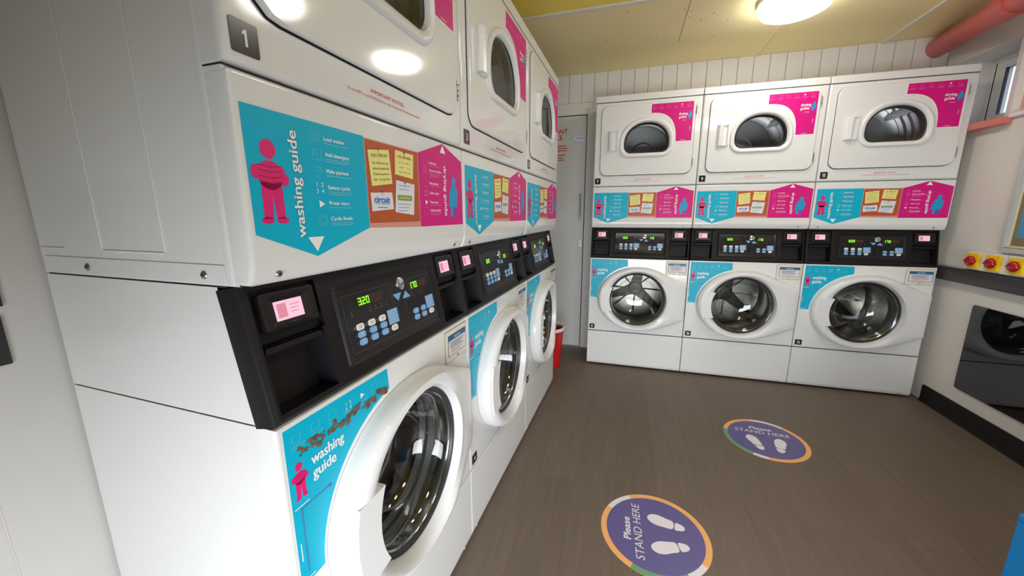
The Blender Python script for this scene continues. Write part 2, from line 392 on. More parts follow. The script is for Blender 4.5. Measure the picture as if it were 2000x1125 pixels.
def figure(mb, mp, cx, z0, h, m, fold, o, blue=False):
    """flat printed figure carrying a bundle"""
    k = h
    if not blue:
        flat(mb, mp, ell(cx, z0+0.885*k, 0.105*k, 0.115*k), m, o)
        for sx in (-1, 1):
            x = cx+sx*0.085*k
            flat(mb, mp, [(x-0.062*k, z0+0.06*k), (x+0.062*k, z0+0.06*k), (x+0.075*k-0.02*k*sx, z0+0.5*k), (x-0.075*k-0.02*k*sx, z0+0.5*k)], m, o)
            flat(mb, mp, ell(x+0.02*k*sx, z0+0.04*k, 0.085*k, 0.042*k), m, o)
        flat(mb, mp, ell(cx, z0+0.58*k, 0.175*k, 0.175*k), m, o)
        flat(mb, mp, rrect(cx-0.21*k, cx+0.2*k, z0+0.55*k, z0+0.70*k, 0.06*k), m, o+0.00008)
        flat(mb, mp, ell(cx-0.19*k, z0+0.61*k, 0.06*k, 0.085*k), m, o+0.00016)
        flat(mb, mp, ell(cx+0.19*k, z0+0.54*k, 0.06*k, 0.08*k), m, o+0.00022)
        for j, zz in enumerate((0.5, 0.56, 0.63, 0.69)):
            flat(mb, mp, [(cx-0.15*k, z0+(zz+0.012)*k), (cx-0.15*k, z0+zz*k), (cx+0.02*k, z0+(zz-0.02)*k), (cx+0.16*k, z0+(zz+0.005)*k), (cx+0.16*k, z0+(zz+0.017)*k), (cx+0.02*k, z0+(zz-0.006)*k)], fold, o+0.0003)
    else:
        flat(mb, mp, ell(cx+0.05*k, z0+0.88*k, 0.105*k, 0.115*k), m, o)
        for sx in (-1, 1):
            x = cx+sx*0.09*k
            flat(mb, mp, [(x-0.06*k, z0), (x+0.06*k, z0), (x+0.06*k, z0+0.35*k), (x-0.06*k, z0+0.35*k)], 'purple_fig' if sx > 0 else m, o)
        flat(mb, mp, [(cx-0.24*k, z0+0.24*k), (cx+0.2*k, z0+0.24*k), (cx+0.27*k, z0+0.62*k), (cx+0.16*k, z0+0.76*k), (cx-0.1*k, z0+0.76*k), (cx-0.2*k, z0+0.55*k)], m, o+0.0001)

# ------------------------------------------------------------------ printed guide across the dryer's lower panel
def guide_banner(parent):
    mb = MB(); O = 0.0004; T = 0.0012
    flat(mb, FM, [(0.013, 1.313), (0.013, 1.139), (0.117, 1.099), (0.251, 1.141), (0.251, 1.313)], 'cyan', O)
    flat(mb, FM, [(0.2515, 1.311), (0.438, 1.311), (0.438, 1.137), (0.2515, 1.141)], 'cork_edge', O)
    flat(mb, FM, [(0.2535, 1.309), (0.436, 1.309), (0.436, 1.150), (0.2535, 1.150)], 'cork', O+0.0002)
    flat(mb, FM, [(0.439, 1.310), (0.439, 1.137), (0.673, 1.137), (0.673, 1.316), (0.561, 1.349)], 'magenta', O)
    figure(mb, FM, 0.0465, 1.154, 0.118, 'magenta_fig', 'magenta_fold', 0.0008)
    text(mb, 'washing guide', FM, 0.0975, 1.1305, 0.0225, 'cyan_dark', 0.0010, length=0.160, rot=90, bold=0.02)
    text(mb, 'washing guide', FM, 0.0965, 1.1315, 0.0225, 'print_white', T, length=0.160, rot=90, bold=0.02)
    st = [('Load washer', 1.288, 1), ('Add detergent', 1.263, 2), ('Make payment', 1.236, 1), ('Select cycle', 1.2095, 2), ('Press start', 1.1835, 1), ('Cycle finish', 1.157, 2)]
    for i, (t, z, n) in enumerate(st):
        text(mb, t, FM, 0.152, z, 0.0088, 'print_white', T, bold=0.02, length=0.0043*len(t))
        bars(mb, FM, 0.152, z-0.004, 0.056, 0.0014, n, 0.0036, 'cyan_line', T)
        cx, cz = 0.135, z+0.001
        if i == 0:
            for d in (0, 0.004, 0.008): quad(mb, FM, cx-0.011+d/4, cx+0.011-d/4, cz-0.004+d-0.0005, cz-0.004+d+0.0002, 'cyan_line', T)
            flat(mb, FM, [(cx-0.012, cz+0.007), (cx+0.012, cz+0.007), (cx+0.012, cz+0.0063), (cx-0.012, cz+0.0063)], 'cyan_line', T)
        elif i == 1:
            for a in ((cx-0.009, cx-0.008, cz-0.009, cz+0.007), (cx+0.008, cx+0.009, cz-0.009, cz+0.007), (cx-0.009, cx+0.009, cz-0.009, cz-0.0083), (cx-0.009, cx+0.003, cz+0.006, cz+0.0067), (cx-0.002, cx-0.0012, cz-0.008, cz+0.004)): quad(mb, FM, *a, 'cyan_line', T)
        elif i == 2:
            for a in ((cx-0.006, cx+0.004, cz+0.007, cz+0.0077), (cx+0.0035, cx+0.0042, cz, cz+0.0077), (cx-0.003, cx+0.0042, cz, cz+0.0007), (cx-0.006, cx+0.004, cz-0.009, cz-0.0083)): quad(mb, FM, *a, 'cyan_line', T)
        elif i == 3:
            for j, (tt) in enumerate('1234'):
                text(mb, tt, FM, cx-0.006+(j % 2)*0.011, cz+0.002-(j//2)*0.0105, 0.0095, 'print_white', T, align='C', bold=0.01)
        elif i == 4:
            flat(mb, FM, [(cx-0.005, cz-0.006), (cx+0.007, cz), (cx-0.005, cz+0.006)], 'print_white', T)
        else:
            pts = ell(cx, cz, 0.010, 0.010, 20); pi_ = ell(cx, cz, 0.0093, 0.0093, 20)
            for k in range(20): mb.poly([FM(*pts[k], T), FM(*pts[(k+1) % 20], T), FM(*pi_[(k+1) % 20], T), FM(*pi_[k], T)], 'cyan_line')
            pts = ell(cx, cz, 0.006, 0.006, 16); pi_ = ell(cx, cz, 0.0053, 0.0053, 16)
            for k in range(16): mb.poly([FM(*pts[k], T), FM(*pts[(k+1) % 16], T), FM(*pi_[(k+1) % 16], T), FM(*pi_[k], T)], 'cyan_line')
    flat(mb, FM, [(0.100, 1.131), (0.1165, 1.107), (0.133, 1.131)], 'print_white', T)
    # cork board with four pinned notes
    P = 0.0010
    flat(mb, FM, [(0.260, 1.290), (0.327, 1.299), (0.333, 1.231), (0.266, 1.222)], 'note', P)
    text(mb, "DON'T OVERLOAD!", FM, 0.270, 1.278, 0.0085, 'note_text', T+0.0002, length=0.051, rot=6)
    for j, t in enumerate(("Your clothes won't get", 'washed properly and', "it'll leave soap stains on", 'them - not a good look')):
        text(mb, t, FM, 0.270+j*0.001, 1.2645-j*0.0105, 0.0072, 'note_text', T+0.0002, length=0.053, rot=5)
    flat(mb, FM, [(0.349, 1.303), (0.419, 1.301), (0.413, 1.247), (0.344, 1.252)], 'note', P)
    scribble(mb, FM, 0.355, 1.288, 0.055, 0.006, 'note_text', T+0.0002, 0.0008, 3)
    for j in range(3): scribble(mb, FM, 0.360, 1.277-j*0.010, 0.043, 0.004, 'note_text', T+0.0002, 0.0006, 11+j)
    flat(mb, FM, [(0.260, 1.209), (0.330, 1.213), (0.333, 1.178), (0.262, 1.173)], 'card', P)
    text(mb, 'circuit', FM, 0.2955, 1.1905, 0.0185, 'circuit_blue', T+0.0002, length=0.050, align='C', bold=0.03)
    bars(mb, FM, 0.274, 1.1885, 0.045, 0.0009, 1, 0.003, 'circuit_blue', T+0.0002, False)
    bars(mb, FM, 0.280, 1.1815, 0.032, 0.0012, 1, 0.003, 'note_text', T+0.0002, False)
    flat(mb, FM, [(0.347, 1.240), (0.418, 1.235), (0.410, 1.165), (0.338, 1.172)], 'card', P)
    bars(mb, FM, 0.355, 1.230, 0.045, 0.0013, 2, 0.008, 'card_text', T+0.0002)
    flat(mb, FM, rrect(0.349, 0.405, 1.197, 1.209, 0.003), 'pill_green', T)
    bars(mb, FM, 0.355, 1.2035, 0.044, 0.0014, 1, 0.003, 'card', T+0.0003, False)
    bars(mb, FM, 0.350, 1.190, 0.048, 0.0013, 3, 0.0075, 'card_text', T+0.0002)
    for (x, z) in ((0.292, 1.297), (0.382, 1.301), (0.296, 1.214), (0.379, 1.236)):
        flat(mb, FM, ell(x, z, 0.0028, 0.0028, 10), 'pin', T+0.0003); flat(mb, FM, [(x-0.0006, z), (x+0.0006, z), (x+0.001, z-0.009), (x, z-0.009)], 'pin', T+0.0003)
    # pink drying guide
    st = [('Load dryer', 1.2905, 1), ('Clean lint filter', 1.272, 3), ('Make payment', 1.241, 1), ('Select cycle', 1.217, 0), ('Press start', 1.1945, 1), ('Unload quickly', 1.174, 2)]
    for i, (t, z, n) in enumerate(st):
        text(mb, t, FM, 0.487, z, 0.0085, 'print_white', T, bold=0.015, length=0.0037*len(t))
        bars(mb, FM, 0.487, z-0.0035, 0.056, 0.0012, n, 0.0038, 'magenta_line', T)
        cx, cz = 0.468, z+0.002
        if i in (0, 1, 2, 5):
            w, h = (0.009, 0.0055) if i == 0 else (0.0085, 0.009)
            for a in ((cx-w, cx+w, cz+h-0.0006, cz+h), (cx-w, cx+w, cz-h, cz-h+0.0006), (cx-w, cx-w+0.0006, cz-h, cz+h), (cx+w-0.0006, cx+w, cz-h, cz+h)): quad(mb, FM, *a, 'magenta_line', T)
            if i == 1:
                for j in range(7): quad(mb, FM, cx-w, cx+w, cz-h+0.0025*j, cz-h+0.0025*j+0.0006, 'magenta_line', T)
        elif i == 3:
            for j, tt in enumerate('1234'): text(mb, tt, FM, cx-0.005+(j % 2)*0.010, cz+0.001-(j//2)*0.0095, 0.008, 'print_white', T, align='C')
        else: flat(mb, FM, [(cx-0.004, cz-0.006), (cx+0.008, cz), (cx-0.004, cz+0.006)], 'print_white', T)
    text(mb, 'drying guide', FM, 0.5625, 1.2935, 0.0215, 'print_white', T, length=0.131, rot=-90, bold=0.02)
    figure(mb, FM, 0.613, 1.160, 0.110, 'blue_fig', 'blue_fig', 0.0008, True)
    flat(mb, FM, [(0.5455, 1.325), (0.575, 1.325), (0.5605, 1.346)], 'print_white', T)
    return part(mb, 'guide_banner', parent, 'turquoise and magenta washing and drying guide banner')

def plate_digits(mb, st, a, z, h, m, o):
    ws = [0.30 if c == '1' else 0.52 for c in st]; tot = sum(ws)*h+0.12*h*(len(st)-1); x = a-tot/2
    for c, w in zip(st, ws):
        if c == '1':
            t = 0.17*h; X = x+w*h
            flat(mb, FM, [(X-t, z), (X, z), (X, z+h), (X-t*0.8, z+h), (X-t*1.9, z+h*0.82), (X-t*1.9, z+h*0.66), (X-t, z+h*0.72)], m, o)
        else: text(mb, c, FM, x, z, h/0.72, m, o, length=w*h, bold=0.02)
        x += w*h+0.12*h
def number_plate(parent, num, a, b, w=0.040, h=0.040):
    mb = MB(); mb.prism(rrect(a, a+w, b, b+h, 0.003, 3), 0, 0.0012, FM, 'plate')
    plate_digits(mb, str(num), a+w/2, b+h*0.25, h*0.5, 'plate_text', 0.0016)
    return mb.build('number_plate', parent)

# ------------------------------------------------------------------ tumble dryer (upper machine)
DCX, DCZ = 0.345, 1.66
def dshape(k=0.0):
    """arched window outline with a flat foot, grown by k"""
    cx, a, zt, zb, zc = 0.346, 0.148+k, 1.776+k, 1.573-k, 1.640
    pts = []
    for i in range(25):
        t = pi*i/24; pts.append((cx+a*math.copysign(abs(cos(t))**0.92, cos(t)), zc+(zt-zc)*sin(t)**0.95))
    r = 0.050+k*0.7
    for i in range(1, 9):
        t = pi+pi/2*i/8; pts.append((cx-a+r*0.95+r*0.95*cos(t), zb+r+r*sin(t)) if True else None)
    for i in range(0, 8):
        t = 3*pi/2+pi/2*i/8; pts.append((cx+a-r*0.95+r*0.95*cos(t), zb+r+r*sin(t)))
    return pts

def make_dryer():
    root = empty('tumble_dryer')
    # casing with pressed side panels
    mb = MB(); shell(mb, ZD, ZP-0.001, 0.030, DEPTH, 'enamel_side')
    for z in (ZS, ZP): mb.box(X0+0.001, X1-0.001, 0.008, 0.040, z-0.012, min(z+0.012, ZP+0.02), 'enamel')
    mb.box(X0-0.0014, X0+0.004, 0.040, 0.052, ZD+0.001, ZP-0.002, 'enamel_side', 0.0025)
    for (y0, y1, z0, z1) in ((0.3345, 0.3365, 1.110, 1.88), (0.1765, 0.1785, 1.108, 1.88), (0.1765, 0.3365, 1.108, 1.110), (0.1765, 0.3365, 1.88, 1.882), (0.445, 0.519, 1.109, 1.111)):
        mb.box(X0-0.0012, X0+0.001, y0-0.0008, y1+0.0008, z0, z1+0.0008, 'enamel_side', 0.0008, 1)
    for x0, x1 in ((X0-0.0012, X0+0.001), (X1-0.001, X1+0.0008)):
        mb.box(x0, x1, 0.055, 0.51, 1.067, 1.096, 'enamel_side', 0.0008, 1)
    part(mb, 'casing', root)
    mb = MB(); pr = [(0.010, ZD), (0.0, 1.096), (0.0, ZS-0.002), (0.045, ZS-0.002), (0.045, ZD)]
    mb.prism(pr, X0, X1, lambda a, b, o: (o, a, b), 'enamel', 0.008); part(mb, 'lower_panel', root)
    for z in (ZS, ZP):
        mb = MB(); mb.box(X0+0.0006, X1-0.0006, 0.0060, 0.0440, z-0.0012, z+0.0012, 'gap'); part(mb, 'seam', root)
    # door surround with the window opening
    o1 = [(X0, ZS+0.002), (X1, ZS+0.002), (X1, ZP-0.001), (X0, ZP-0.001)]
    inn = dshape(0.0); A = angles(DCX, DCZ, [o1, inn])
    ro = ring(DCX, DCZ, o1, A); ri = ring(DCX, DCZ, inn, A)
    def ins(r, d): return [(min(max(x, X0+d), X1-d), min(max(z, ZS+0.002+d), ZP-0.001-d)) for x, z in r]
    mb = MB()
    mb.loft([[FM(x, z, -0.045) for x, z in ro], [FM(x, z, -0.011) for x, z in ro], [FM(x, z, -0.0055) for x, z in ins(ro, 0.0015)], [FM(x, z, -0.0018) for x, z in ins(ro, 0.005)], [FM(x, z, 0) for x, z in ins(ro, 0.010)], [FM(x, z, 0) for x, z in ri]], 'enamel')
    mb.wn = True; part(mb, 'surround', root)
    mb = MB(); mb.box(X0, X1, -0.001, DEPTH, ZP+0.0015, ZT, 'enamel', 0.006); part(mb, 'top_cap', root)
    # door
    mb = MB(); dd = rrect(0.045, 0.642, 1.432, 1.893, 0.042, 8); gp = rrect(0.0425, 0.6445, 1.4285, 1.8945, 0.044, 8)
    A = angles(DCX, DCZ, [dshape(0.03)], 120); rd = ring(DCX, DCZ, dd, A); rh = ring(DCX, DCZ, dshape(0.0), A)
    cc = lambda r, k: [(DCX+(x-DCX)*k, DCZ+(z-DCZ)*k) for x, z in r]
    mb.loft([[FM(x, z, 0.002) for x, z in rd], [FM(x, z, 0.007) for x, z in rd], [FM(x, z, 0.0095) for x, z in cc(rd, 0.993)], [FM(x, z, 0.010) for x, z in cc(rd, 0.985)], [FM(x, z, 0.010) for x, z in rh]], 'enamel')
    rg = ring(DCX, DCZ, gp, A); mb.loft([[FM(x, z, 0.0004) for x, z in rg], [FM(x, z, 0.0006) for x, z in cc(rd, 0.98)]], 'gap')
    mb.wn = True; door = part(mb, 'door', root)
    mb = MB(); g = [(0.027, 0.010), (0.025, 0.016), (0.019, 0.021), (0.008, 0.021), (0.001, 0.016), (-0.004, 0.000)]
    mb.loft([[FM(x, z, o) for x, z in ring(DCX, DCZ, dshape(k), A)] for k, o in g], 'plastic_white'); part(mb, 'window_frame', door)
    mb = MB(); mb.loft([[FM(x, z, o) for x, z in ring(DCX, DCZ, dshape(k), A)] for k, o in ((-0.003, 0.004), (-0.006, 0.007), (-0.010, 0.003), (-0.012, -0.03))], 'rubber'); part(mb, 'seal', door, 'black window seal')
    mb = MB(); rr_ = ring(DCX, DCZ, dshape(-0.006), A); mb.add([FM(x, z, 0.004) for x, z in rr_], [tuple(range(len(rr_)))], 'glass_dryer'); part(mb, 'glass', door)
    mb = MB()
    mb.prism(rrect(0.093, 0.162, 1.592, 1.728, 0.004, 3), 0.009, 0.013, FM, 'plastic_white', 0.001)
    mb.prism([(0.096, 0.012), (0.096, 0.018), (0.106, 0.029), (0.127, 0.032), (0.129, 0.030), (0.120, 0.012)], 1.596, 1.724, lambda a, b, o: (a, -b, o), 'plastic_white', 0.0015)
    for a in ((0.128, 0.161, 1.718, 1.726), (0.128, 0.161, 1.594, 1.602), (0.155, 0.161, 1.594, 1.726)): mb.box(a[0], a[1], -0.022, -0.012, a[2], a[3], 'plastic_white', 0.0015)
    part(mb, 'handle', door)
    for z0 in (1.475, 1.80):
        mb = MB(); mb.tube((0.6445, -0.008, z0), (0.6445, -0.008, z0+0.055), 0.0035, 'screw', 8)
        for j in range(3): mb.tube((0.6445, -0.008, z0+0.012+j*0.014), (0.6445, -0.008, z0+0.014+j*0.014), 0.0045, 'gap', 8)
        part(mb, 'hinge', door)
    # magenta drying guide sticker
    mb = MB(); O = 0.0106
    arc = [(0.368+0.163*abs(cos(t))**(2/2.6), 1.640+0.188*abs(sin(t))**(2/2.6)) for t in [radians(90)*i/22 for i in range(23)]]
    flat(mb, FM, [(0.365, 1.886), (0.365, 1.824)]+[(x-0.0035, z-0.0035) for x, z in arc[::-1]][1:]+[(0.526, 1.636), (0.630, 1.636), (0.630, 1.886)], 'print_white', O-0.0002)
    flat(mb, FM, [(0.369, 1.883)]+arc[::-1]+[(0.531, 1.640), (0.627, 1.640), (0.627, 1.883)], 'magenta', O)
    text(mb, 'drying', FM, 0.541, 1.803, 0.0215, 'print_white', O+0.0004, bold=0.02, length=0.052); text(mb, 'guide', FM, 0.541, 1.783, 0.0215, 'print_white', O+0.0004, bold=0.02, length=0.045)
    figure(mb, FM, 0.608, 1.775, 0.050, 'blue_fig', 'blue_fig', O+0.0003, True)
    for i in range(6):
        x = 0.381+i*0.042
        if i == 4: flat(mb, FM, [(x+0.003, 1.863), (x+0.013, 1.868), (x+0.003, 1.874)], 'print_white', O+0.0003)
        else:
            for a in ((x, x+0.015, 1.873, 1.8738), (x, x+0.015, 1.863, 1.8638), (x, x+0.0008, 1.863, 1.8738), (x+0.0145, x+0.015, 1.863, 1.8738)): quad(mb, FM, *a, 'magenta_line', O+0.0003)
        bars(mb, FM, x-0.004, 1.856, 0.027, 0.0016, 2 if i != 2 else 1, 0.005, 'magenta_line', O+0.0003)
    for a in ((0.545, 0.605, 1.762, 1.7628), (0.605, 0.6058, 1.665, 1.762), (0.545, 0.605, 1.665, 1.6658)): quad(mb, FM, *a, 'purple_line', O+0.0003)
    for a in ((0.565, 0.590, 1.768, 1.7695), (0.612, 0.6135, 1.705, 1.73), (0.560, 0.590, 1.646, 1.6475)): quad(mb, FM, *a, 'print_white', O+0.0003)
    part(mb, 'guide_sticker', door, 'magenta drying guide sticker')
    # drum
    mb = MB(); D = lambda a, b, o: (0.34+a, -o, 1.63+b); n = 64
    prof = [(0.325, -0.055), (0.280, -0.075)]+[p for k in range(5) for p in ((0.280, -0.080-0.072*k), (0.280, -0.130-0.072*k), (0.262, -0.138-0.072*k), (0.262, -0.144-0.072*k))]+[(0.280, -0.45), (0.25, -0.468), (0.215, -0.470), (0.205, -0.455), (0.09, -0.452), (0.08, -0.465), (0.001, -0.465)]
    mb.lathe(prof, D, 'drum_dryer', n)
    for k in range(3):
        t = radians(40+120*k); c, s_ = cos(t), sin(t)
        q = lambda u, v, y: (0.34+u*c-v*s_, y, 1.63+u*s_+v*c)
        mb.add([q(0.27, -0.03, 0.09), q(0.27, 0.03, 0.09), q(0.27, 0.03, 0.45), q(0.27, -0.03, 0.45), q(0.215, 0, 0.12), q(0.215, 0, 0.43)], [(0, 1, 4), (2, 3, 5), (0, 4, 5, 3), (1, 2, 5, 4)], 'drum_rib')
    part(mb, 'drum', root)
    guide_banner(root)
    for s_ in (0.045, 0.622): screw(root, lambda a, b, o: (a, 0.0055-o, b), s_, 1.080, 0.0, 0.0055)
    mb = MB(); text(mb, 'IMPORTANT NOTICE', FM, 0.338, 1.3985, 0.0095, 'red_text', 0.0006, length=0.108, align='C', bold=0.01)
    text(mb, 'Do not WET or use STRONG fluid to wipe or clean near the touch panel surfaces', FM, 0.338, 1.3875, 0.0075, 'red_text', 0.0006, length=0.236, align='C')
    part(mb, 'notice_text', root, 'red IMPORTANT NOTICE lettering')
    return root

# ------------------------------------------------------------------ washing machine (lower machine)
WX, WZ = 0.347, 0.543
def door_outline(k=0.0):
    pts = []
    cx, cz, a, b = 0.347, 0.545, 0.279-k, 0.237-k
    for i in range(41):                                  # left half and a little past the top
        t = radians(84)+radians(192)*i/40; pts.append((cx+a*cos(t), cz+b*sin(t)))
    # lower right edge, wing and upper right edge
    x1 = 0.677-k
    low = [(0.45, 0.318+k), (0.54, 0.345+k), (0.62, 0.378+k), (x1-0.006, 0.402+k), (x1, 0.41+k)]
    up = [(x1, 0.664-k), (x1-0.006, 0.674-k), (0.62, 0.697-k), (0.54, 0.733-k), (0.47, 0.763-k), (0.42, 0.777-k)]
    def smooth(p):                                       # Catmull-Rom through the hand-set points
        out = []
        for i in range(1, len(p)-2):
            for j in range(6):
                t = j/6; q = []
                for a in (0, 1):
                    p0, p1, p2, p3 = p[i-1][a], p[i][a], p[i+1][a], p[i+2][a]
                    q.append(0.5*((2*p1)+(-p0+p2)*t+(2*p0-5*p1+4*p2-p3)*t*t+(-p0+3*p1-3*p2+p3)*t*t*t))
                out.append(tuple(q))
        return out+[p[-2]]
    lo = smooth([pts[-2], pts[-1]]+low[:3]+[low[3], low[4]])[1:]; hi = smooth([up[0], up[1]]+up[2:]+[pts[0], pts[1]])[:-1]
    return pts+lo+[low[4], up[0]]+hi

def make_washer():
    root = empty('washing_machine')
    mb = MB(); shell(mb, ZB, ZC-0.0025, 0.045, DEPTH, 'enamel_side'); part(mb, 'casing', root)
    mb = MB(); shell(mb, ZC+0.0005, ZD-0.003, 0.041, DEPTH, 'enamel_side', 0.078); part(mb, 'upper_casing', root)
    for a in ((0.05, DEPTH-0.005, ZC-0.003, ZC+0.001), (0.006, 0.045, ZW-0.003, ZW+0.003), (0.06, DEPTH-0.004, ZD-0.004, ZD-0.0005)):
        mb = MB(); mb.box(X0+0.003, X1-0.003, *a, 'gap'); part(mb, 'seam', root)
    for x, y in ((0.07, 0.07), (0.61, 0.07), (0.07, 0.46), (0.61, 0.46)):
        mb = MB(); mb.tube((x, y, 0), (x, y, 0.0135), 0.02, 'rubber', 14); part(mb, 'foot', root)
    # kick panel
    mb = MB(); pr = [(0.006, ZB), (0.0, 0.032), (0.0, ZW-0.002), (0.045, ZW-0.002), (0.045, ZB)]
    mb.prism(pr, X0, X1, lambda a, b, o: (o, a, b), 'enamel', 0.004); part(mb, 'kick_panel', root)
    for s_ in (0.045, 0.622): screw(root, lambda a, b, o: (a, 0.003-o, b), s_, 0.024, 0.0, 0.004)
    # front panel with porthole opening
    cir = [(WX+0.21*cos(2*pi*i/72), WZ+0.21*sin(2*pi*i/72)) for i in range(72)]
    o1 = [(X0, ZW+0.002), (X1, ZW+0.002), (X1, ZC-0.0015), (X0, ZC-0.0015)]
    A = angles(WX, WZ, [o1], 96); ro = ring(WX, WZ, o1, A); ri = [(WX+0.205*cos(a), WZ+0.205*sin(a)) for a in A]
    def ins(r, d): return [(min(max(x, X0+d), X1-d), min(max(z, ZW+0.002+d), ZC-0.0015-d)) for x, z in r]
    mb = MB(); mb.loft([[FM(x, z, -0.045) for x, z in ro], [FM(x, z, -0.007) for x, z in ro], [FM(x, z, -0.002) for x, z in ins(ro, 0.002)], [FM(x, z, 0) for x, z in ins(ro, 0.006)], [FM(x, z, 0) for x, z in ri], [FM(x, z, -0.03) for x, z in ri]], 'enamel')
    mb.wn = True; part(mb, 'front_panel', root)
    # console
    mb = MB(); L = 0.2205; w = [0.0, 0.014, L-0.010, L]; s = [X0, 0.016, 0.138, 0.548, 0.668, X1]; TH = 0.042
    P = lambda a, b, o: KM(a, b, o)
    e = 0.010
    # front skin in cells; the two pocket cells are open
    S = [X0+e, 0.016, 0.138, 0.548, 0.668, X1-e]; Wv = [e*0.5, 0.014, L-0.010, L-e*0.3]
    for i in range(5):
        for j in range(3):
            if j == 1 and i in (1, 3): continue
            mb.poly([P(S[i], Wv[j], 0), P(S[i+1], Wv[j], 0), P(S[i+1], Wv[j+1], 0), P(S[i], Wv[j+1], 0)], 'black')
    a0, a1, b0, b1 = X0, X1, 0.0, L
    ax0, ax1, by0, by1 = X0+e, X1-e, Wv[0], Wv[3]
    mb.loft([[P(a0, b0, -TH), P(a1, b0, -TH), P(a1, b1, -TH), P(a0, b1, -TH)], [P(a0, b0, -e), P(a1, b0, -e), P(a1, b1, -e), P(a0, b1, -e)],
             [P(a0+e*0.3, b0+e*0.15, -e*0.3), P(a1-e*0.3, b0+e*0.15, -e*0.3), P(a1-e*0.3, b1-e*0.1, -e*0.3), P(a0+e*0.3, b1-e*0.1, -e*0.3)],
             [P(ax0, by0, 0), P(ax1, by0, 0), P(ax1, by1, 0), P(ax0, by1, 0)]], 'black', cap0=True)
    con = part(mb, 'console', root, 'black control console')
    # pockets: upper shallow part holds the pay screen, lower deep part is the coin bin
    for side, (sa, sb) in enumerate(((0.016, 0.138), (0.548, 0.668))):
        mb = MB()
        zs = 0.125; wa, wb = 0.014, L-0.010; d1, d2 = -0.010, -0.060
        def wallq(p, q, da, db): mb.poly([P(p[0], p[1], da), P(q[0], q[1], da), P(q[0], q[1], db), P(p[0], p[1], db)], 'pocket')
        wallq((sa, zs), (sa, wb), 0, d1); wallq((sb, wb), (sb, zs), 0, d1); wallq((sa, wb), (sb, wb), 0, d1)
        quad(mb, P, sa, sb, zs, wb, 'pocket', d1)
        t = 0.010
        lo = [(sa, wa), (sb, wa), (sb, zs), (sa, zs)]; li = [(sa+t, wa+t*0.6), (sb-t, wa+t*0.6), (sb-t, zs-0.012), (sa+t, zs-0.012)]
        mb.loft([[P(*p, 0) for p in lo], [P(*p, d2) for p in li]], 'pocket', smooth=False); mb.poly([P(*p, d2) for p in li], 'pocket')
        mb.prism(rrect(sa+0.006, sb-0.006, zs-0.016, zs-0.006, 0.003, 2), -0.018, -0.004, P, 'black', 0.001)
        part(mb, 'coin_bin', con)
        mb = MB(); ca, cb = (sa+0.012, sb-0.009) if side == 0 else (sa+0.009, sb-0.012)
        fo = rrect(ca, cb, zs+0.018, wb-0.008, 0.004, 3); 
        A2 = angles((ca+cb)/2, 0.170, [fo], 24); sc = rrect((ca+cb)/2-0.026, (ca+cb)/2+0.026, 0.155, 0.186, 0.001, 2)
        A2 = angles((ca+cb)/2, 0.170, [fo, sc], 8); r1 = ring((ca+cb)/2, 0.170, fo, A2); r2 = ring((ca+cb)/2, 0.170, sc, A2)
        mid = [(x*0.6+u*0.4, y*0.6+v*0.4) for (x, y), (u, v) in zip(r1, r2)]
        mb.loft([[P(x, y, d1) for x, y in r1], [P(x, y, 0.002) for x, y in r1], [P(x, y, 0.003) for x, y in mid], [P(x, y, -0.002) for x, y in r2]], 'black_smooth', smooth=False)
        text(mb, '~', P, (ca+cb)/2, 0.1465, 0.012, 'line_grey', 0.0034, align='C')
        scr = part(mb, 'screen_housing', con)
        mb = MB(); cx = (ca+cb)/2
        quad(mb, P, cx-0.0265, cx+0.0265, 0.1545, 0.1865, 'screen', -0.0018)
        quad(mb, P, cx-0.022, cx-0.005, 0.159, 0.182, 'screen_print', -0.0015)
        bars(mb, P, cx+0.002, 0.178, 0.018, 0.0016, 3, 0.006, 'screen_print', -0.0015)
        part(mb, 'pay_screen', scr, 'pink lit pay screen')
    # keypad panel
    mb = MB(); fo = rrect(0.168, 0.522, 0.028, 0.190, 0.004, 3); fi = rrect(0.176, 0.514, 0.036, 0.180, 0.003, 3)
    A3 = angles(0.345, 0.108, [fo, fi], 8); r1 = ring(0.345, 0.108, fo, A3); r2 = ring(0.345, 0.108, fi, A3)
    mid = [((x+u)/2, (y+v)/2) for (x, y), (u, v) in zip(r1, r2)]
    mb.loft([[P(x, y, 0.0002) for x, y in r1], [P(x, y, 0.004) for x, y in mid], [P(x, y, 0.0015) for x, y in r2]], 'black', smooth=False)
    mb.poly([P(x, y, 0.0015) for x, y in r2], 'black_smooth')
    Z = 0.0022
    def outline(pts, m, th=0.0006):
        for p, q in zip(pts, pts[1:]+pts[:1]):
            d = Vector((q[0]-p[0], q[1]-p[1])); nn = Vector((-d.y, d.x)).normalized()*th
            mb.poly([P(p[0], p[1], Z), P(q[0], q[1], Z), P(q[0]+nn.x, q[1]+nn.y, Z), P(p[0]+nn.x, p[1]+nn.y, Z)], m)
    outline([(0.185, 0.050), (0.350, 0.050), (0.350, 0.118), (0.336, 0.118), (0.336, 0.166), (0.185, 0.166)], 'line_grey')
    outline([(0.380, 0.050), (0.508, 0.050), (0.508, 0.166), (0.404, 0.166), (0.404, 0.118), (0.380, 0.118)], 'line_grey')
    for (x0, x1) in ((0.224, 0.305), (0.406, 0.488)): quad(mb, P, x0, x1, 0.137, 0.157, 'led_window', Z)
    for x in (0.258, 0.276, 0.294, 0.313, 0.204, 0.412, 0.448, 0.465):
        z = 0.129; flat(mb, P, ell(x, z, 0.0013, 0.0013, 8), 'key_led', Z); quad(mb, P, x-0.0035, x+0.0035, z-0.007, z-0.006, 'key_led', Z)
    pan = part(mb, 'keypad_panel', con)
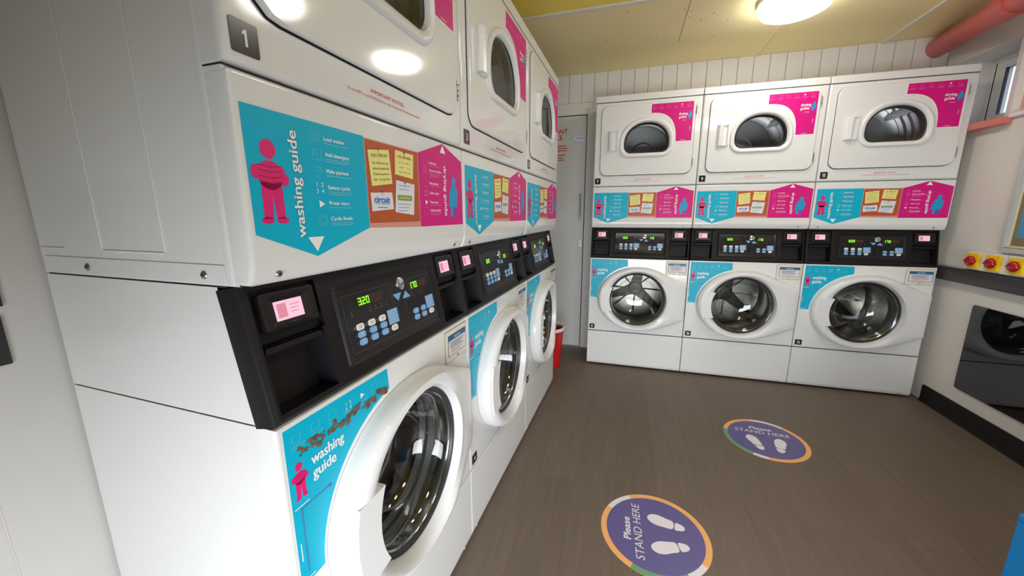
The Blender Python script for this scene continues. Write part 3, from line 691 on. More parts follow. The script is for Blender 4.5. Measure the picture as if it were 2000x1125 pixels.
    def digits(st, x, z, h, wd, m, name):
        seg = {'0': 'abcdef', '1': 'bc', '2': 'abged', '3': 'abgcd', '7': 'abc'}
        mb = MB(); t = h*0.14; dx = 0
        for ch in st:
            if ch == '.':
                quad(mb, P, x+dx-0.0028, x+dx-0.001, z, z+0.0018, m, 0.0030); continue
            R_ = {'a': (0, wd, h-t, h), 'g': (0, wd, h/2-t/2, h/2+t/2), 'd': (0, wd, 0, t), 'f': (0, t, h/2, h), 'e': (0, t, 0, h/2), 'b': (wd-t, wd, h/2, h), 'c': (wd-t, wd, 0, h/2)}
            for k in seg[ch]:
                a = R_[k]; quad(mb, P, x+dx+a[0], x+dx+a[1], z+a[2], z+a[3], m, 0.0030)
            dx += wd*1.35
        part(mb, name, pan, 'green digits %s' % st)
    digits('3.20', 0.228, 0.1395, 0.015, 0.0088, 'led', 'washer_display'); digits('1.70', 0.409, 0.1395, 0.015, 0.0088, 'led', 'dryer_display')
    mb = MB(); mb.lathe([(0.0155, 0.001), (0.015, 0.003), (0.011, 0.0045), (0.0001, 0.0048)], lambda a, b, o: P(0.377+a, 0.159+b, o), 'chrome', 20); part(mb, 'lock', pan)
    for sgn, pts in ((1, [(0.341, 0.139), (0.371, 0.139), (0.356, 0.1225)]), (2, [(0.374, 0.1225), (0.404, 0.1225), (0.389, 0.139)])):
        mb = MB(); mb.prism(pts, 0.0016, 0.0034, P, 'key_blue'); part(mb, 'arrow_button', pan)
    B = [(0.218, 0.098, 1), (0.218, 0.0825, 0), (0.218, 0.067, 0), (0.253, 0.098, 1), (0.253, 0.0825, 0), (0.253, 0.067, 0), (0.288, 0.098, 1), (0.288, 0.0825, 0), (0.288, 0.067, 0), (0.322, 0.067, 1),
         (0.416, 0.083, 0), (0.416, 0.067, 0), (0.450, 0.083, 0), (0.450, 0.067, 0), (0.485, 0.067, 1)]
    for (x, z, c) in B:
        mb = MB(); mb.prism(rrect(x-0.0105, x+0.0105, z-0.0066, z+0.0066, 0.005, 3), 0.0016, 0.0036, P, 'key_white' if c else 'key_blue')
        quad(mb, P, x-0.005, x+0.005, z+0.0008, z+0.0017, 'key_text_dark' if c else 'key_text', 0.0040); quad(mb, P, x-0.004, x+0.004, z-0.002, z-0.0012, 'key_text_dark' if c else 'key_text', 0.0040)
        flat(mb, P, ell(x-0.0165, z, 0.0014, 0.0014, 8), 'key_led', 0.0022)
        part(mb, 'button', pan)
    for (x0, x1) in ((0.306, 0.344), (0.466, 0.504)):
        mb = MB(); quad(mb, P, x0, x1, 0.0755, 0.109, 'key_blue', 0.0024); bars(mb, P, x0+0.004, 0.105, x1-x0-0.008, 0.0011, 6, 0.005, 'key_text', 0.0028); part(mb, 'tariff_label', pan)
    # door
    mb = MB(); out = door_outline(); A = angles(WX, WZ, [out], 110); N_ = len(A)
    ro = ring(WX, WZ, out, A); rc = [(WX+0.197*cos(a), WZ+0.197*sin(a)) for a in A]
    def hgt(x):
        t = min(1, max(0, (x-0.44)/0.23)); return 0.052-0.028*t*t*(3-2*t)
    loops = []
    loops.append([FM(x, z, 0.001) for x, z in ro]); loops.append([FM(x, z, 0.45*hgt(x)) for x, z in ro])
    for t, h in ((0.10, 0.75), (0.26, 0.94), (0.5, 1.0), (0.72, 1.0), (0.88, 0.90)):
        loops.append([FM(x+(u-x)*t if x <= 0.53 or True else x, z+(v-z)*t, h*hgt(x+(u-x)*t)) for (x, z), (u, v) in zip(ro, [(WX+0.207*cos(a), WZ+0.207*sin(a)) for a in A])])
    loops.append([FM(WX+0.205*cos(a), WZ+0.205*sin(a), 0.040) for a in A])
    loops.append([FM(WX+0.199*cos(a), WZ+0.199*sin(a), 0.018) for a in A])
    loops.append([FM(WX+0.196*cos(a), WZ+0.196*sin(a), 0.006) for a in A])
    mb.loft(loops, 'plastic_white'); door = part(mb, 'door', root)
    G = lambda a, b, o: (WX+a, -o, WZ+b)
    mb = MB(); mb.lathe([(0.199, 0.012), (0.196, 0.016), (0.190, 0.014), (0.187, 0.004)], G, 'rubber', 72); mb.lathe([(0.187, 0.004), (0.183, 0.000), (0.181, -0.022)], G, 'rim_chrome', 72); part(mb, 'seal', door, 'dark rubber seal')
    mb = MB(); mb.lathe([(0.189, 0.010), (0.180, 0.007), (0.168, -0.002), (0.158, -0.022), (0.150, -0.050), (0.140, -0.078), (0.118, -0.096), (0.08, -0.107), (0.04, -0.111), (0.0005, -0.112)], G, 'glass', 72); part(mb, 'glass_bowl', door, 'clear glass bowl')
    mb = MB()
    arc_ = [(WX+0.191*cos(t), WZ+0.191*sin(t)) for t in [radians(180-27.5+55.5*i/12) for i in range(13)]]
    back = [(0.108, 0.447), (0.094, 0.49), (0.089, 0.54), (0.092, 0.59), (0.101, 0.632)]
    mb.prism(arc_+back, 0.016, 0.0525, FM, 'plastic_white', 0.0015); part(mb, 'handle', door)
    mb = MB(); mb.box(0.6772, 0.6788, -0.012, -0.004, 0.43, 0.645, 'gasket'); part(mb, 'hinge', door)
    # gasket and drum
    mb = MB(); mb.lathe([(0.205, -0.028), (0.200, -0.04), (0.205, -0.055), (0.192, -0.07), (0.198, -0.085), (0.19, -0.10)], G, 'gasket', 64); part(mb, 'gasket', root, 'dark rubber gasket')
    mb = MB(); mb.lathe([(0.19, -0.10), (0.255, -0.115), (0.262, -0.13), (0.262, -0.42), (0.24, -0.45), (0.06, -0.455)], G, 'drum', 72); mb.lathe([(0.06, -0.455), (0.055, -0.432), (0.047, -0.43), (0.0005, -0.43)], G, 'spider', 40)
    for k in range(3):
        t = radians(200+120*k); c, s_ = cos(t), sin(t)
        mb.prism([(u*c-v*s_, u*s_+v*c) for u, v in ((0.03, -0.045), (0.23, -0.022), (0.23, 0.022), (0.03, 0.045))], -0.452, -0.436, G, 'spider', 0.003)
    for k in range(3):
        t = radians(75+120*k); c, s_ = cos(t), sin(t)
        q = lambda u, v, y: (WX+u*c-v*s_, y, WZ+u*s_+v*c)
        mb.add([q(0.26, -0.04, 0.13), q(0.26, 0.04, 0.13), q(0.26, 0.04, 0.44), q(0.26, -0.04, 0.44), q(0.19, 0.008, 0.16), q(0.19, -0.008, 0.16), q(0.19, 0.008, 0.42), q(0.19, -0.008, 0.42)],
               [(0, 1, 4, 5), (2, 3, 7, 6), (0, 5, 7, 3), (1, 2, 6, 4), (4, 6, 7, 5)], 'drum_rib')
    part(mb, 'drum', root)
    # turquoise guide decal
    mb = MB(); O = 0.0004; T = 0.0010
    def arc(a_, b_): return [(0.347-a_*cos(t), 0.545+b_*sin(t)) for t in [radians(75.5)*(1-i/14) for i in range(15)]]
    ar = arc(0.285, 0.250)
    flat(mb, FM, [(0.0105, 0.8365), (0.2735, 0.8365), (0.2735, 0.7885)]+arc(0.2835, 0.2485)[1:]+[(0.0635, 0.5415), (0.0105, 0.5415)], 'print_white', 0.0002)
    flat(mb, FM, [(0.012, 0.835), (0.012, 0.543)]+[(0.062, 0.543)]+ar[::-1]+[(0.272, 0.835)], 'cyan', O)
    text(mb, 'washing', FM, 0.058, 0.747, 0.0285, 'print_white', T, length=0.074, bold=0.02); text(mb, 'guide', FM, 0.058, 0.721, 0.0285, 'print_white', T, length=0.052, bold=0.02)
    figure(mb, FM, 0.0325, 0.703, 0.066, 'magenta_fig', 'magenta_fold', 0.0007)
    for i in range(6):
        x, z = 0.026+i*0.0385, 0.812
        if i == 4: flat(mb, FM, [(x+0.005, z-0.006), (x+0.016, z), (x+0.005, z+0.006)], 'print_white', T)
        elif i == 3:
            for j, tt in enumerate('1234'): text(mb, tt, FM, x+0.004+(j % 2)*0.011, z-0.001-(j//2)*0.010, 0.0095, 'print_white', T, align='C')
        else:
            for a in ((x, x+0.017, z+0.007, z+0.0076), (x, x+0.017, z-0.007, z-0.0064), (x, x+0.0007, z-0.007, z+0.007), (x+0.0163, x+0.017, z-0.007, z+0.007)): quad(mb, FM, *a, 'cyan_line', T)
        bars(mb, FM, x-0.002, z-0.012, 0.026, 0.0013, 2, 0.0045, 'cyan_line', T)
    for a in ((0.028, 0.085, 0.6835, 0.685), (0.028, 0.0295, 0.560, 0.685)): quad(mb, FM, *a, 'purple_line', T)
    for a in ((0.016, 0.045, 0.690, 0.6918), (0.018, 0.0198, 0.590, 0.625), (0.016, 0.040, 0.549, 0.551)): quad(mb, FM, *a, 'print_white', T)
    flat(mb, FM, ell(0.090, 0.684, 0.004, 0.004, 10), 'purple_line', T)
    part(mb, 'guide_decal', root, 'turquoise washing guide decal')
    # notice plate
    mb = MB(); mb.prism(rrect(0.533, 0.673, 0.737, 0.834, 0.006, 3), 0, 0.0015, FM, 'rust'); mb.prism(rrect(0.5355, 0.6705, 0.7395, 0.8315, 0.005, 3), 0.0005, 0.0022, FM, 'cream')
    quad(mb, FM, 0.550, 0.665, 0.754, 0.818, 'notice_line', 0.0026); quad(mb, FM, 0.552, 0.663, 0.756, 0.816, 'card', 0.0029); quad(mb, FM, 0.552, 0.663, 0.801, 0.816, 'notice_blue', 0.0032)
    text(mb, 'NOTICE', FM, 0.6075, 0.8045, 0.011, 'card', 0.0036, align='C', bold=0.01)
    bars(mb, FM, 0.562, 0.795, 0.088, 0.0018, 4, 0.005, 'notice_line', 0.0034); bars(mb, FM, 0.566, 0.7745, 0.08, 0.0018, 3, 0.005, 'red_text_soft', 0.0034)
    mb.lathe([(0.004, 0.002), (0.004, 0.004), (0.0001, 0.0042)], lambda a, b, o: FM(0.607+a, 0.746+b, o), 'screw', 10)
    part(mb, 'notice_plate', root, 'cream plate with blue headed notice sticker')
    return root

RA = 0.029914
dry = make_dryer(); wash = make_washer()
RX, RY = 0.25142, 2.4713
def left_place(i): # left row: origin of unit i in room space, turned to face the aisle
    y = i*W
    return (sin(RA)*y, cos(RA)*y, 0), radians(90)-RA
LD = ['white tumble dryer numbered 1, topmost nearest the camera on the left', 'white tumble dryer numbered 3 in the left row, middle of the upper tier', 'white tumble dryer numbered 5 at the far end of the left row']
LW = ['white front-loading washer nearest the camera with worn brown marks on its turquoise decal', 'white front-loading washer numbered 4, middle of the left row', 'white front-loading washer numbered 6, far end of the left row by the red bucket']
RD = ['white tumble dryer numbered 7 beside the grey door', 'white tumble dryer numbered 9, middle of the back row', 'white tumble dryer numbered 11 beside the high window']
RW = ['white front-loading washer numbered 8 beside the grey door', 'white front-loading washer numbered 10, middle of the back row', 'white front-loading washer numbered 12 in the corner by the dark ledge']
first = True
for row in (0, 1):
    for i in range(3):
        d = dry if first else copy_tree(dry); w_ = wash if first else copy_tree(wash); first = False
        if row == 0:
            loc, rz = left_place(i); nd, nw = 1+2*i, 2+2*i; lab = (LD[i], LW[i])
        else:
            loc, rz = (RX+i*W, RY, 0), 0; nd, nw = 7+2*i, 8+2*i; lab = (RD[i], RW[i])
        for o, l, c, g in ((d, lab[0], 'dryer', 'stacked tumble dryers'), (w_, lab[1], 'washing machine', 'washing machines under the dryers')):
            o.location = loc; o.rotation_euler = (0, 0, rz); tag(o, l, c, g)
        d['_n'] = nd; w_['_n'] = nw
units = [o for o in COL.objects if o.parent is None and '_n' in o.keys()]
for o in units:
    n = o['_n']; del o['_n']
    p = number_plate(o, n, 0.0135, 1.374 if o['category'] == 'dryer' else 0.296, 0.039, 0.041 if o['category'] == 'dryer' else 0.036)
    p['label'] = 'black plate with number %d' % n
    if n == 1:
        for y in (0.097, 0.383): screw(o, SM, y, 1.080, 0.001, 0.0065)
    if n == 2:
        mb = MB(); rnd = random.Random(5)
        for k in range(120):
            t = k/119.0; x = 0.036+t*0.228+rnd.uniform(-0.004, 0.004); z = 0.785+0.006*t+0.005*sin(t*23)+rnd.uniform(-0.011, 0.010)*(1.1-0.6*t)
            if sin(t*31) > 0.86 or z > 0.806: continue
            r = rnd.uniform(0.002, 0.0058)
            pts = [(x+r*rnd.uniform(0.6, 1.5)*cos(2*pi*i/9), z+r*rnd.uniform(0.4, 1.2)*sin(2*pi*i/9)) for i in range(9)]
            flat(mb, FM, pts, 'worn', 0.0012+0.00001*k)
        part(mb, 'worn_patch', o, 'brown patch where the decal is worn away')

# ------------------------------------------------------------------ the room
def struct(mb, name, **k):
    o = mb.build(name); o['kind'] = 'structure'; return o
HC = 2.237; XR = 2.355; YB = 2.84; YN = -1.18
mb = MB(); mb.box(-1.4, 3.4, -3.3, 3.4, -0.05, 0.0, 'floor'); struct(mb, 'floor')
mb = MB(); mb.box(-1.4, XR+0.2, 1.885, 3.4, HC, HC+0.05, 'ceiling'); mb.box(-1.4, XR+0.2, -3.3, 1.885, HC, HC+0.05, 'ceiling2')
rnd = random.Random(3)
for k in range(34):
    x, y = rnd.uniform(0.2, 1.0), rnd.uniform(1.95, 2.5); r = rnd.uniform(0.002, 0.005)
    mb.poly([(x+r*cos(a), y+r*sin(a), HC-0.0004) for a in (5, 4, 3, 2, 1, 0)], 'stain')
mb.box(0.752, 0.755, 1.93, 2.46, HC-0.0006, HC+0.001, 'stain')
struct(mb, 'ceiling')
mb = MB(); mb.box(-0.6, XR, 1.862, 1.892, HC-0.012, HC, 'batten', 0.003); struct(mb, 'trim_1')
mb = MB(); mb.box(1.995, 2.02, 1.9, YB, HC-0.012, HC, 'batten', 0.003); struct(mb, 'trim_2')
mb = MB(); mb.box(1.303, 1.322, 1.9, YB, HC-0.006, HC, 'ceiling', 0.002); struct(mb, 'trim_3')
# left bulkhead, in line with the left row
def LP(x, y, z): return (cos(RA)*x+sin(RA)*y, -sin(RA)*x+cos(RA)*y, z)
mb = MB(); XB = -0.5305
for (y0, y1, z0, z1) in ((-3.2, 3.2, 0, HC),):
    P8 = [LP(XB-0.08, y0, z0), LP(XB, y0, z0), LP(XB, y1, z0), LP(XB-0.08, y1, z0), LP(XB-0.08, y0, z1), LP(XB, y0, z1), LP(XB, y1, z1), LP(XB-0.08, y1, z1)]
    mb.add(P8, [(0, 3, 2, 1), (4, 5, 6, 7), (0, 1, 5, 4), (1, 2, 6, 5), (2, 3, 7, 6), (3, 0, 4, 7)], 'bulkhead')
q = [LP(XB+0.0006, y, z) for y, z in ((-0.118, 0), (-0.1165, 0), (-0.1165, 0.80), (-0.118, 0.80))]; mb.poly(q, 'batten')
struct(mb, 'wall_left')
# back wall: opening for the right-hand machines, doorway on the left
mb = MB(); a, b = RX-0.004, RX+3*W+0.004
mb.box(-0.75, -0.52, YB, YB+0.1, 0, HC, 'wall'); mb.box(0.160, a, YB, YB+0.1, 0, 2.03, 'wall'); mb.box(-0.52, 0.160, YB, YB+0.1, 1.942, 2.03, 'wall')
mb.box(-0.52, a, YB, YB+0.1, 2.03, HC, 'wall')
mb.box(a, b, YB, YB+0.1, ZT+0.004, HC, 'wall'); mb.box(b, XR+0.2, YB, YB+0.1, 0, HC, 'wall')
struct(mb, 'wall_back')
mb = MB(); x = 0.0075-0.0985*6
while x < XR-0.01:
    x1 = min(x+0.0985, XR-0.002); z0 = 2.03 if x < 0.15 else ZT+0.004
    mb.box(x+0.0018, x1-0.0018, YB-0.008, YB-0.0005, z0, HC-0.001, 'boards', 0.0015, 1); x += 0.0985
mb.box(-0.58, XR-0.002, YB-0.0022, YB-0.0003, 2.03, HC-0.001, 'groove')
struct(mb, 'trim_4')
# grey service door
dr = empty('door_1', (-0.18, YB, 0)); dr['kind'] = 'structure'
DM = lambda a, b, o: (a+0.18, -o, b)
mb = MB(); mb.box(-0.515+0.18, 0.152+0.18, 0.004, 0.04, 0.012, 1.936, 'door_paint', 0.002); part(mb, 'door_leaf', dr)
mb = MB(); mb.box(0.154+0.18, 0.159+0.18, 0.0, 0.05, 0.0, 1.94, 'gap'); mb.box(-0.517+0.18, 0.159+0.18, 0.0, 0.05, 1.9365, 1.9415, 'gap'); mb.box(0.1595+0.18, 0.247+0.18, -0.012, -0.0003, 0.0, 1.985, 'door_paint', 0.002)
part(mb, 'door_frame', dr)
mb = MB(); k = 0.0; O_ = -0.0034
text(mb, 'IMPORTANT', DM, 0.000, 1.806, 0.052, 'red_text', O_, align='R', bold=0.02, length=0.27); text(mb, 'NOTICE', DM, -0.040, 1.760, 0.052, 'red_text', O_, align='R', bold=0.02, length=0.175)
for j, (r, z) in enumerate(((-0.012, 1.712), (0.006, 1.694), (-0.002, 1.676), (-0.012, 1.642), (-0.030, 1.620), (-0.020, 1.602))): quad(mb, DM, -0.30+0.01*j, r, z-0.005, z+0.003, 'red_text', O_)
part(mb, 'notice_lettering', dr, 'red IMPORTANT NOTICE lettering')
mb = MB(); quad(mb, DM, 0.052, 0.139, 1.728, 1.782, 'notice_line', O_); quad(mb, DM, 0.053, 0.138, 1.729, 1.781, 'card', O_+0.0003); text(mb, 'circuit', DM, 0.101, 1.759, 0.022, 'circuit_blue', O_+0.0006, align='C', bold=0.02)
bars(mb, DM, 0.072, 1.740, 0.056, 0.003, 1, 0.01, 'card_text', O_+0.0006, False); flat(mb, DM, [(0.057, 1.735), (0.071, 1.735), (0.064, 1.748)], 'pill_green', O_+0.0006); part(mb, 'door_sticker', dr, 'small white and blue sticker')
mb = MB(); mb.tube(DM(0.125, 1.105, 0.032), DM(0.125, 1.315, 0.032), 0.007, 'chrome', 12)
for z in (1.105, 1.315): mb.tube(DM(0.125, z, -0.005), DM(0.125, z, 0.036), 0.008, 'chrome', 12)
part(mb, 'door_handle', dr, 'chrome pull handle')
mb = MB(); mb.prism(rrect(0.119, 0.139, 0.895, 0.945, 0.004, 3), -0.005, -0.001, DM, 'chrome'); flat(mb, DM, ell(0.129, 0.925, 0.004, 0.004, 10), 'gap', -0.0006); quad(mb, DM, 0.1275, 0.1305, 0.908, 0.924, 'gap', -0.0006); part(mb, 'lock', dr)
# right wall with the high window
WY0, WY1, WZ0, WZ1 = 2.350, 2.725, 1.650, 2.040
mb = MB(); T_ = 0.22
for (y0, y1, z0, z1) in ((YN-0.2, WY0, 0, HC), (WY1, YB+0.1, 0, HC), (WY0, WY1, 0, WZ0), (WY0, WY1, WZ1, HC)): mb.box(XR, XR+T_, y0, y1, z0, z1, 'wall')
struct(mb, 'wall_right')
wn = empty('window_1', (XR+0.145, (WY0+WY1)/2, WZ0)); wn['kind'] = 'structure'
def wbox(name, parts_, lab=None, parent=wn):
    mb = MB()
    for (x0, x1, y0, y1, z0, z1, m) in parts_: mb.box(x0-wn.location.x, x1-wn.location.x, y0-wn.location.y, y1-wn.location.y, z0-wn.location.z, z1-wn.location.z, m, 0.002)
    return part(mb, name, parent, lab)
fx = XR+0.145
fr = wbox('window_frame', [(fx, fx+0.05, WY1-0.032, WY1, WZ0, WZ1, 'wall'), (fx, fx+0.05, WY0, WY0+0.03, WZ0, WZ1, 'frame_green'), (fx, fx+0.05, WY0+0.03, WY1-0.032, WZ1-0.03, WZ1, 'wall'), (fx, fx+0.05, WY0+0.03, WY1-0.032, WZ0, WZ0+0.03, 'frame_green')])
wbox('sash', [(fx+0.004, fx+0.04, WY1-0.092, WY1-0.033, WZ0+0.03, WZ1-0.03, 'frame_green'), (fx+0.004, fx+0.04, WY0+0.031, WY0+0.07, WZ0+0.03, WZ1-0.03, 'frame_green'), (fx+0.004, fx+0.04, WY0+0.07, WY1-0.092, WZ1-0.07, WZ1-0.031, 'frame_green'), (fx+0.004, fx+0.04, WY0+0.07, WY1-0.092, WZ0+0.031, WZ0+0.07, 'frame_green')])
wbox('seal', [(fx+0.006, fx+0.02, WY1-0.098, WY1-0.0925, WZ0+0.07, WZ1-0.07, 'seal')])
mb = MB(); mb.box(0.022, 0.026, WY0+0.065-wn.location.y, WY1-0.09-wn.location.y, 0.065, WZ1-0.065-WZ0, 'window_glass'); part(mb, 'pane', wn)
mb = MB(); mb.box(2.298-wn.location.x, XR+0.144-wn.location.x, 2.295-wn.location.y, 2.735-wn.location.y, -0.036, -0.0005, 'sill', 0.005); part(mb, 'window_sill', wn, 'pink painted sill')
# skirting along the right wall
mb = MB(); mb.prism([(XR-0.022, 0), (XR-0.018, 0.004), (XR-0.012, 0.012), (XR-0.011, 0.096), (XR-0.007, 0.103), (XR-0.0003, 0.103), (XR-0.0003, 0)], YN, RY-0.004, lambda a, b, o: (a, o, b), 'skirting'); struct(mb, 'baseboard_right')
# unseen near wall; its low glazed shopfront is guessed, added to let daylight in
mb = MB(); mb.box(-1.2, 0.0, YN-0.1, YN, 0, HC, 'near_wall'); mb.box(2.0, XR, YN-0.1, YN, 0, HC, 'near_wall'); mb.box(0.0, 2.0, YN-0.1, YN, 0.95, HC, 'near_wall'); mb.box(0.0, 2.0, YN-0.1, YN, 0, 0.05, 'near_wall'); struct(mb, 'wall_front')
mb = MB(); mb.box(0.0, 2.0, YN-0.06, YN-0.05, 0.05, 0.95, 'window_glass'); struct(mb, 'unseen_window')

# ------------------------------------------------------------------ ceiling lamps
def lamp(x, y, label):
    r = empty('ceiling_lamp', (x, y, HC)); tag(r, label, 'light', 'round ceiling lamps')
    mb = MB(); q = lambda a, b, o: (a, b, -o)
    mb.lathe([(0.0005, 0.0005), (0.165, 0.0005), (0.168, 0.010), (0.165, 0.022), (0.158, 0.022)], q, 'lamp_base', 48); part(mb, 'lamp_base', r)
    mb = MB(); mb.lathe([(0.158, 0.020), (0.158, 0.045), (0.150, 0.060), (0.13, 0.069), (0.08, 0.076), (0.0005, 0.079)], q, 'lamp', 48); part(mb, 'diffuser', r, 'lit white diffuser')
    return r
lamp(1.255, 2.07, 'round lit ceiling lamp over the aisle near the back wall')
lamp(1.36, 1.20, 'round lit ceiling lamp just above the frame, nearer the camera')
lamp(1.40, 0.22, 'unseen round ceiling lamp added above and right of the camera to brighten the aisle')  # added third lamp, out of view, lifts the left fronts and near floor
# ------------------------------------------------------------------ pipe
pr_ = empty('ceiling_pipe', (2.29, YB, 2.17)); tag(pr_, 'thick red painted pipe running under the ceiling along the window wall', 'pipe')
pv = lambda y: Vector((-0.2432*y, -y, -0.1081*y))     # sags inwards towards the camera
mb = MB(); mb.tube(pv(0.010), pv(1.3), 0.056, 'pipe', 32); mb.tube(pv(1.3)+Vector((0, 0, -0.05)), (pv(1.3).x, pv(1.3).y, HC-2.17), 0.056, 'pipe', 32); part(mb, 'pipe_run', pr_)
mb = MB(); mb.tube(pv(0.70), pv(0.84), 0.063, 'pipe', 32); part(mb, 'coupling', pr_)
# ------------------------------------------------------------------ fixtures on the right wall
mb = MB(); y0, y1 = 0.3, RY-0.004
mb.prism([(XR-0.034, 0.776), (XR-0.034, 0.846), (XR-0.030, 0.853), (XR-0.0003, 0.853), (XR-0.0003, 0.776)], y0, RY+0.05, lambda a, b, o: (a, o, b), 'ledge')
tag(mb.build('wall_ledge'), 'long charcoal ledge fixed along the right wall under the red rotary switches', 'ledge')
for i, (y, l) in enumerate(((2.293, 'red and yellow rotary switch closest to the back row, leftmost of the three'), (2.173, 'red and yellow rotary switch in the middle of the three above the ledge'), (2.048, 'red and yellow rotary switch at the right edge of the photo, rightmost of three'))):
    r = empty('rotary_switch', (XR, y, 0.908)); tag(r, l, 'switch', 'rotary isolator switches above the ledge')
    mb = MB(); mb.box(-0.020, -0.0005, -0.0605, 0.0605, -0.049, 0.049, 'plastic_white', 0.003); part(mb, 'enclosure', r)
    mb = MB(); mb.box(-0.034, -0.0195, -0.038, 0.038, -0.040, 0.040, 'yellow', 0.003); mb.box(-0.0346, -0.0338, -0.030, -0.022, -0.003, 0.002, 'gap'); part(mb, 'face_plate', r, 'yellow face plate')
    mb = MB(); q = lambda a, b, o: (-o, a, b)
    mb.lathe([(0.026, 0.033), (0.0275, 0.038), (0.0265, 0.045), (0.022, 0.050), (0.013, 0.053), (0.0005, 0.054)], q, 'knob_red', 28)
    mb.box(-0.0565, -0.046, -0.0215, 0.0215, -0.0042, 0.0042, 'knob_red', 0.002); part(mb, 'knob', r, 'red turning knob')
mb = MB(); mb.prism(rrect(1.30, 2.256, 0.186, 0.671, 0.016, 6), 0.0003, 0.008, lambda a, b, o: (XR-o, a, b), 'black_glass', 0.0)
tag(mb.build('glass_panel'), 'glossy black panel on the right wall reflecting the machines, under the ledge', 'panel')
def picture(y0, y1, z0, z1, fw, name, label, inner, fm='silver_frame'):
    r = empty(name, (XR, y1, z0)); tag(r, label, 'picture frame')
    q = lambda a, b, o: (-o, -a, b); Wd, H = y1-y0, z1-z0; mb = MB()
    for a in ((0, Wd, 0, fw), (0, Wd, H-fw, H), (0, fw, fw, H-fw), (Wd-fw, Wd, fw, H-fw)): mb.box(-0.022, -0.0005, -a[1], -a[0], a[2], a[3], fm, 0.003)
    part(mb, 'frame', r); mb = MB(); quad(mb, q, fw, Wd-fw, fw, H-fw, inner[0], 0.006); k = fw+0.012; quad(mb, q, k, Wd-k, k, H-k, inner[1], 0.0065)
    if len(inner) > 2: quad(mb, q, k+0.022, Wd-k-0.02, k+0.04, H-k-0.02, inner[2], 0.007)
    part(mb, 'poster', r)
picture(1.55, 2.172, 0.968, 1.62, 0.024, 'picture_frame', 'silver framed brown and blue poster above the rotary switches, cut by the frame', ('mount', 'poster_brown', 'poster_blue'))
picture(1.70, 2.296, 1.640, 2.02, 0.022, 'picture_frame', 'white framed pink poster high on the right wall beside the window', ('mount', 'poster_pink'), 'plastic_white')
# ------------------------------------------------------------------ floor stickers
def floor_sticker(x, y, rz, label, cols):
    r = empty('floor_sticker', (x, y, 0), rz); tag(r, label, 'floor sticker', 'round stand here floor stickers')
    q = lambda a, b, o: (a, b, o); mb = MB(); n = 72; O = 0.0008
    mb.prism(ell(0, 0, 0.193, 0.193, n), 0.0001, O, q, 'stk_orange')
    def colour(t):
        for a0, a1, m in cols:
            if a0 <= (t % 360) < a1 or a0 <= (t % 360)+360 < a1: return m
        return 'stk_orange'
    for i in range(n):
        t0, t1 = 2*pi*i/n, 2*pi*(i+1)/n
        mb.poly([(0.193*cos(t0), 0.193*sin(t0), O+0.0002), (0.193*cos(t1), 0.193*sin(t1), O+0.0002), (0.17*cos(t1), 0.17*sin(t1), O+0.0002), (0.17*cos(t0), 0.17*sin(t0), O+0.0002)], colour(math.degrees((t0+t1)/2)))
    base = part(mb, 'border_disc', r)
    mb = MB(); flat(mb, q, ell(0, 0, 0.172, 0.172, n), 'stk_purple', O+0.0004)
    text(mb, 'Please', q, 0.0, 0.086, 0.036, 'stk_white', O+0.0008, align='C', bold=0.03, length=0.105, shear=0.12)
    text(mb, 'STAND HERE', q, 0.0, 0.045, 0.042, 'stk_white', O+0.0008, align='C', length=0.260, shear=0.12)
    part(mb, 'printed_disc', r, 'purple disc reading Please STAND HERE')
    for s_ in (-1, 1):
        mb = MB(); cx = s_*0.055
        def tr(p): # sole outline, toes up, leaning outwards
            a = radians(-12*s_); return (cx+p[0]*cos(a)-p[1]*sin(a), -0.055+p[0]*sin(a)+p[1]*cos(a))
        sole = [(-0.020, -0.018), (0.015, -0.018), (0.022, 0.010), (0.027, 0.035), (0.024, 0.056), (0.012, 0.071), (-0.004, 0.074), (-0.018, 0.062), (-0.026, 0.040), (-0.025, 0.010)]
        heel = [(-0.019, -0.026), (0.014, -0.026), (0.015, -0.042), (0.008, -0.056), (-0.003, -0.060), (-0.013, -0.055), (-0.019, -0.042)]
        def smooth(p):
            n_ = len(p); out = []
            for i in range(n_):
                for j in range(4):
                    t = j/4; v = []
                    for a in (0, 1):
                        p0, p1, p2, p3 = p[i-1][a], p[i][a], p[(i+1) % n_][a], p[(i+2) % n_][a]
                        v.append(0.5*((2*p1)+(-p0+p2)*t+(2*p0-5*p1+4*p2-p3)*t*t+(-p0+3*p1-3*p2+p3)*t*t*t))
                    out.append(v)
            return out
        for sh in (sole, heel): flat(mb, q, [tr((s_*p[0], p[1])) for p in smooth(sh)], 'stk_white', O+0.0008)
        part(mb, 'footprint', r)
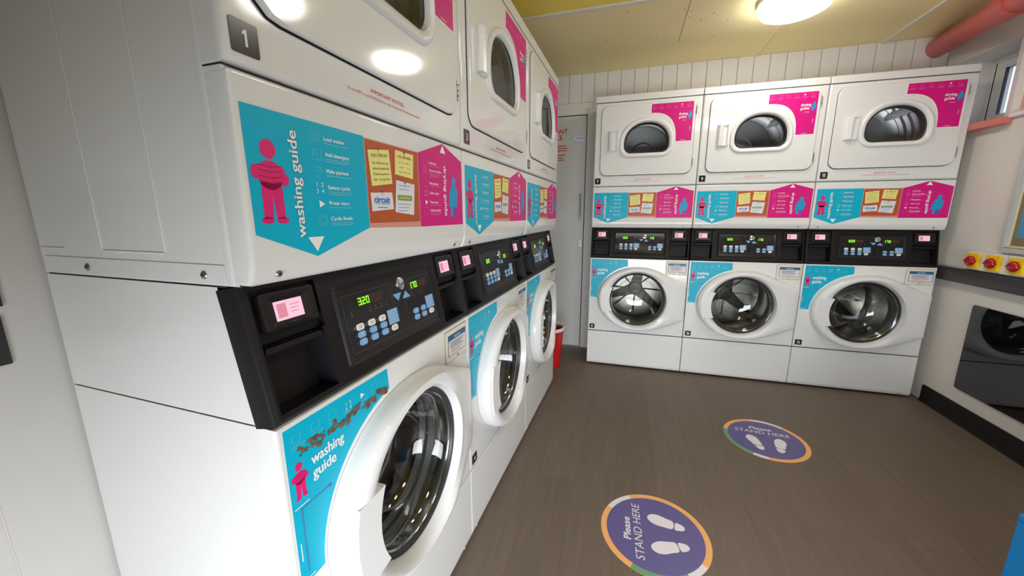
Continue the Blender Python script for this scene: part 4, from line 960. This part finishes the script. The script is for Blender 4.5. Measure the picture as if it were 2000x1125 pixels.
floor_sticker(0.657, 0.905, radians(93), 'purple round floor sticker reading Please STAND HERE, larger one nearest the camera', ((26, 58, 'stk_white'), (150, 210, 'stk_green'), (208, 236, 'stk_white')))
floor_sticker(1.257, 1.70, radians(-2), 'purple round floor sticker reading Please STAND HERE, further one before the back row', ((50, 98, 'stk_white'), (166, 238, 'stk_green'), (238, 262, 'stk_white')))
# ------------------------------------------------------------------ bucket, bin, boxes on the bulkhead
r = empty('bucket', (-0.048, 2.36, 0)); tag(r, 'red bucket with a pale rim behind the left row by the grey door', 'bucket')
q = lambda a, b, o: (a, b, o); mb = MB(); mb.lathe([(0.0005, 0.001), (0.10, 0.001), (0.104, 0.004), (0.128, 0.30), (0.125, 0.30), (0.101, 0.008), (0.0005, 0.008)], q, 'bucket', 40); part(mb, 'bucket_body', r)
mb = MB(); mb.lathe([(0.126, 0.292), (0.136, 0.296), (0.138, 0.312), (0.132, 0.320), (0.122, 0.312), (0.122, 0.295)], q, 'plastic_white', 40); part(mb, 'rim', r, 'pale rim')
r = empty('storage_bin', (1.448, 0.718, 0)); tag(r, 'bright blue plastic bin standing on the floor in the bottom right corner', 'bin')
mb = MB(); mb.box(0.0, 0.42, -0.50, 0.0, 0.0, 0.434, 'bin_blue', 0.004); part(mb, 'bin_body', r)
mb = MB(); mb.box(-0.001, 0.421, -0.501, 0.001, 0.4345, 0.451, 'bin_blue', 0.004); part(mb, 'lid', r)
def bulk_box(name, y0, y1, z0, z1, t, label, cat):
    mb = MB(); bm_ = MB(); bm_.box(XB+0.0003, XB+t, y0, y1, z0, z1, 'dark_box', 0.002); mb.v = [LP(*p) for p in bm_.v]; mb.f = bm_.f; mb.m = bm_.m; mb.sm = bm_.sm; mb.mats = bm_.mats
    tag(mb.build(name), label, cat)
bulk_box('wall_plate', -0.40, -0.061, 0.911, 0.998, 0.006, 'black plate on the left bulkhead, lower of two cut by the photo edge', 'plate')
bulk_box('wall_box', -0.36, -0.055, 1.013, 1.22, 0.006, 'black plate on the left bulkhead, upper of two, only its corner showing', 'plate')
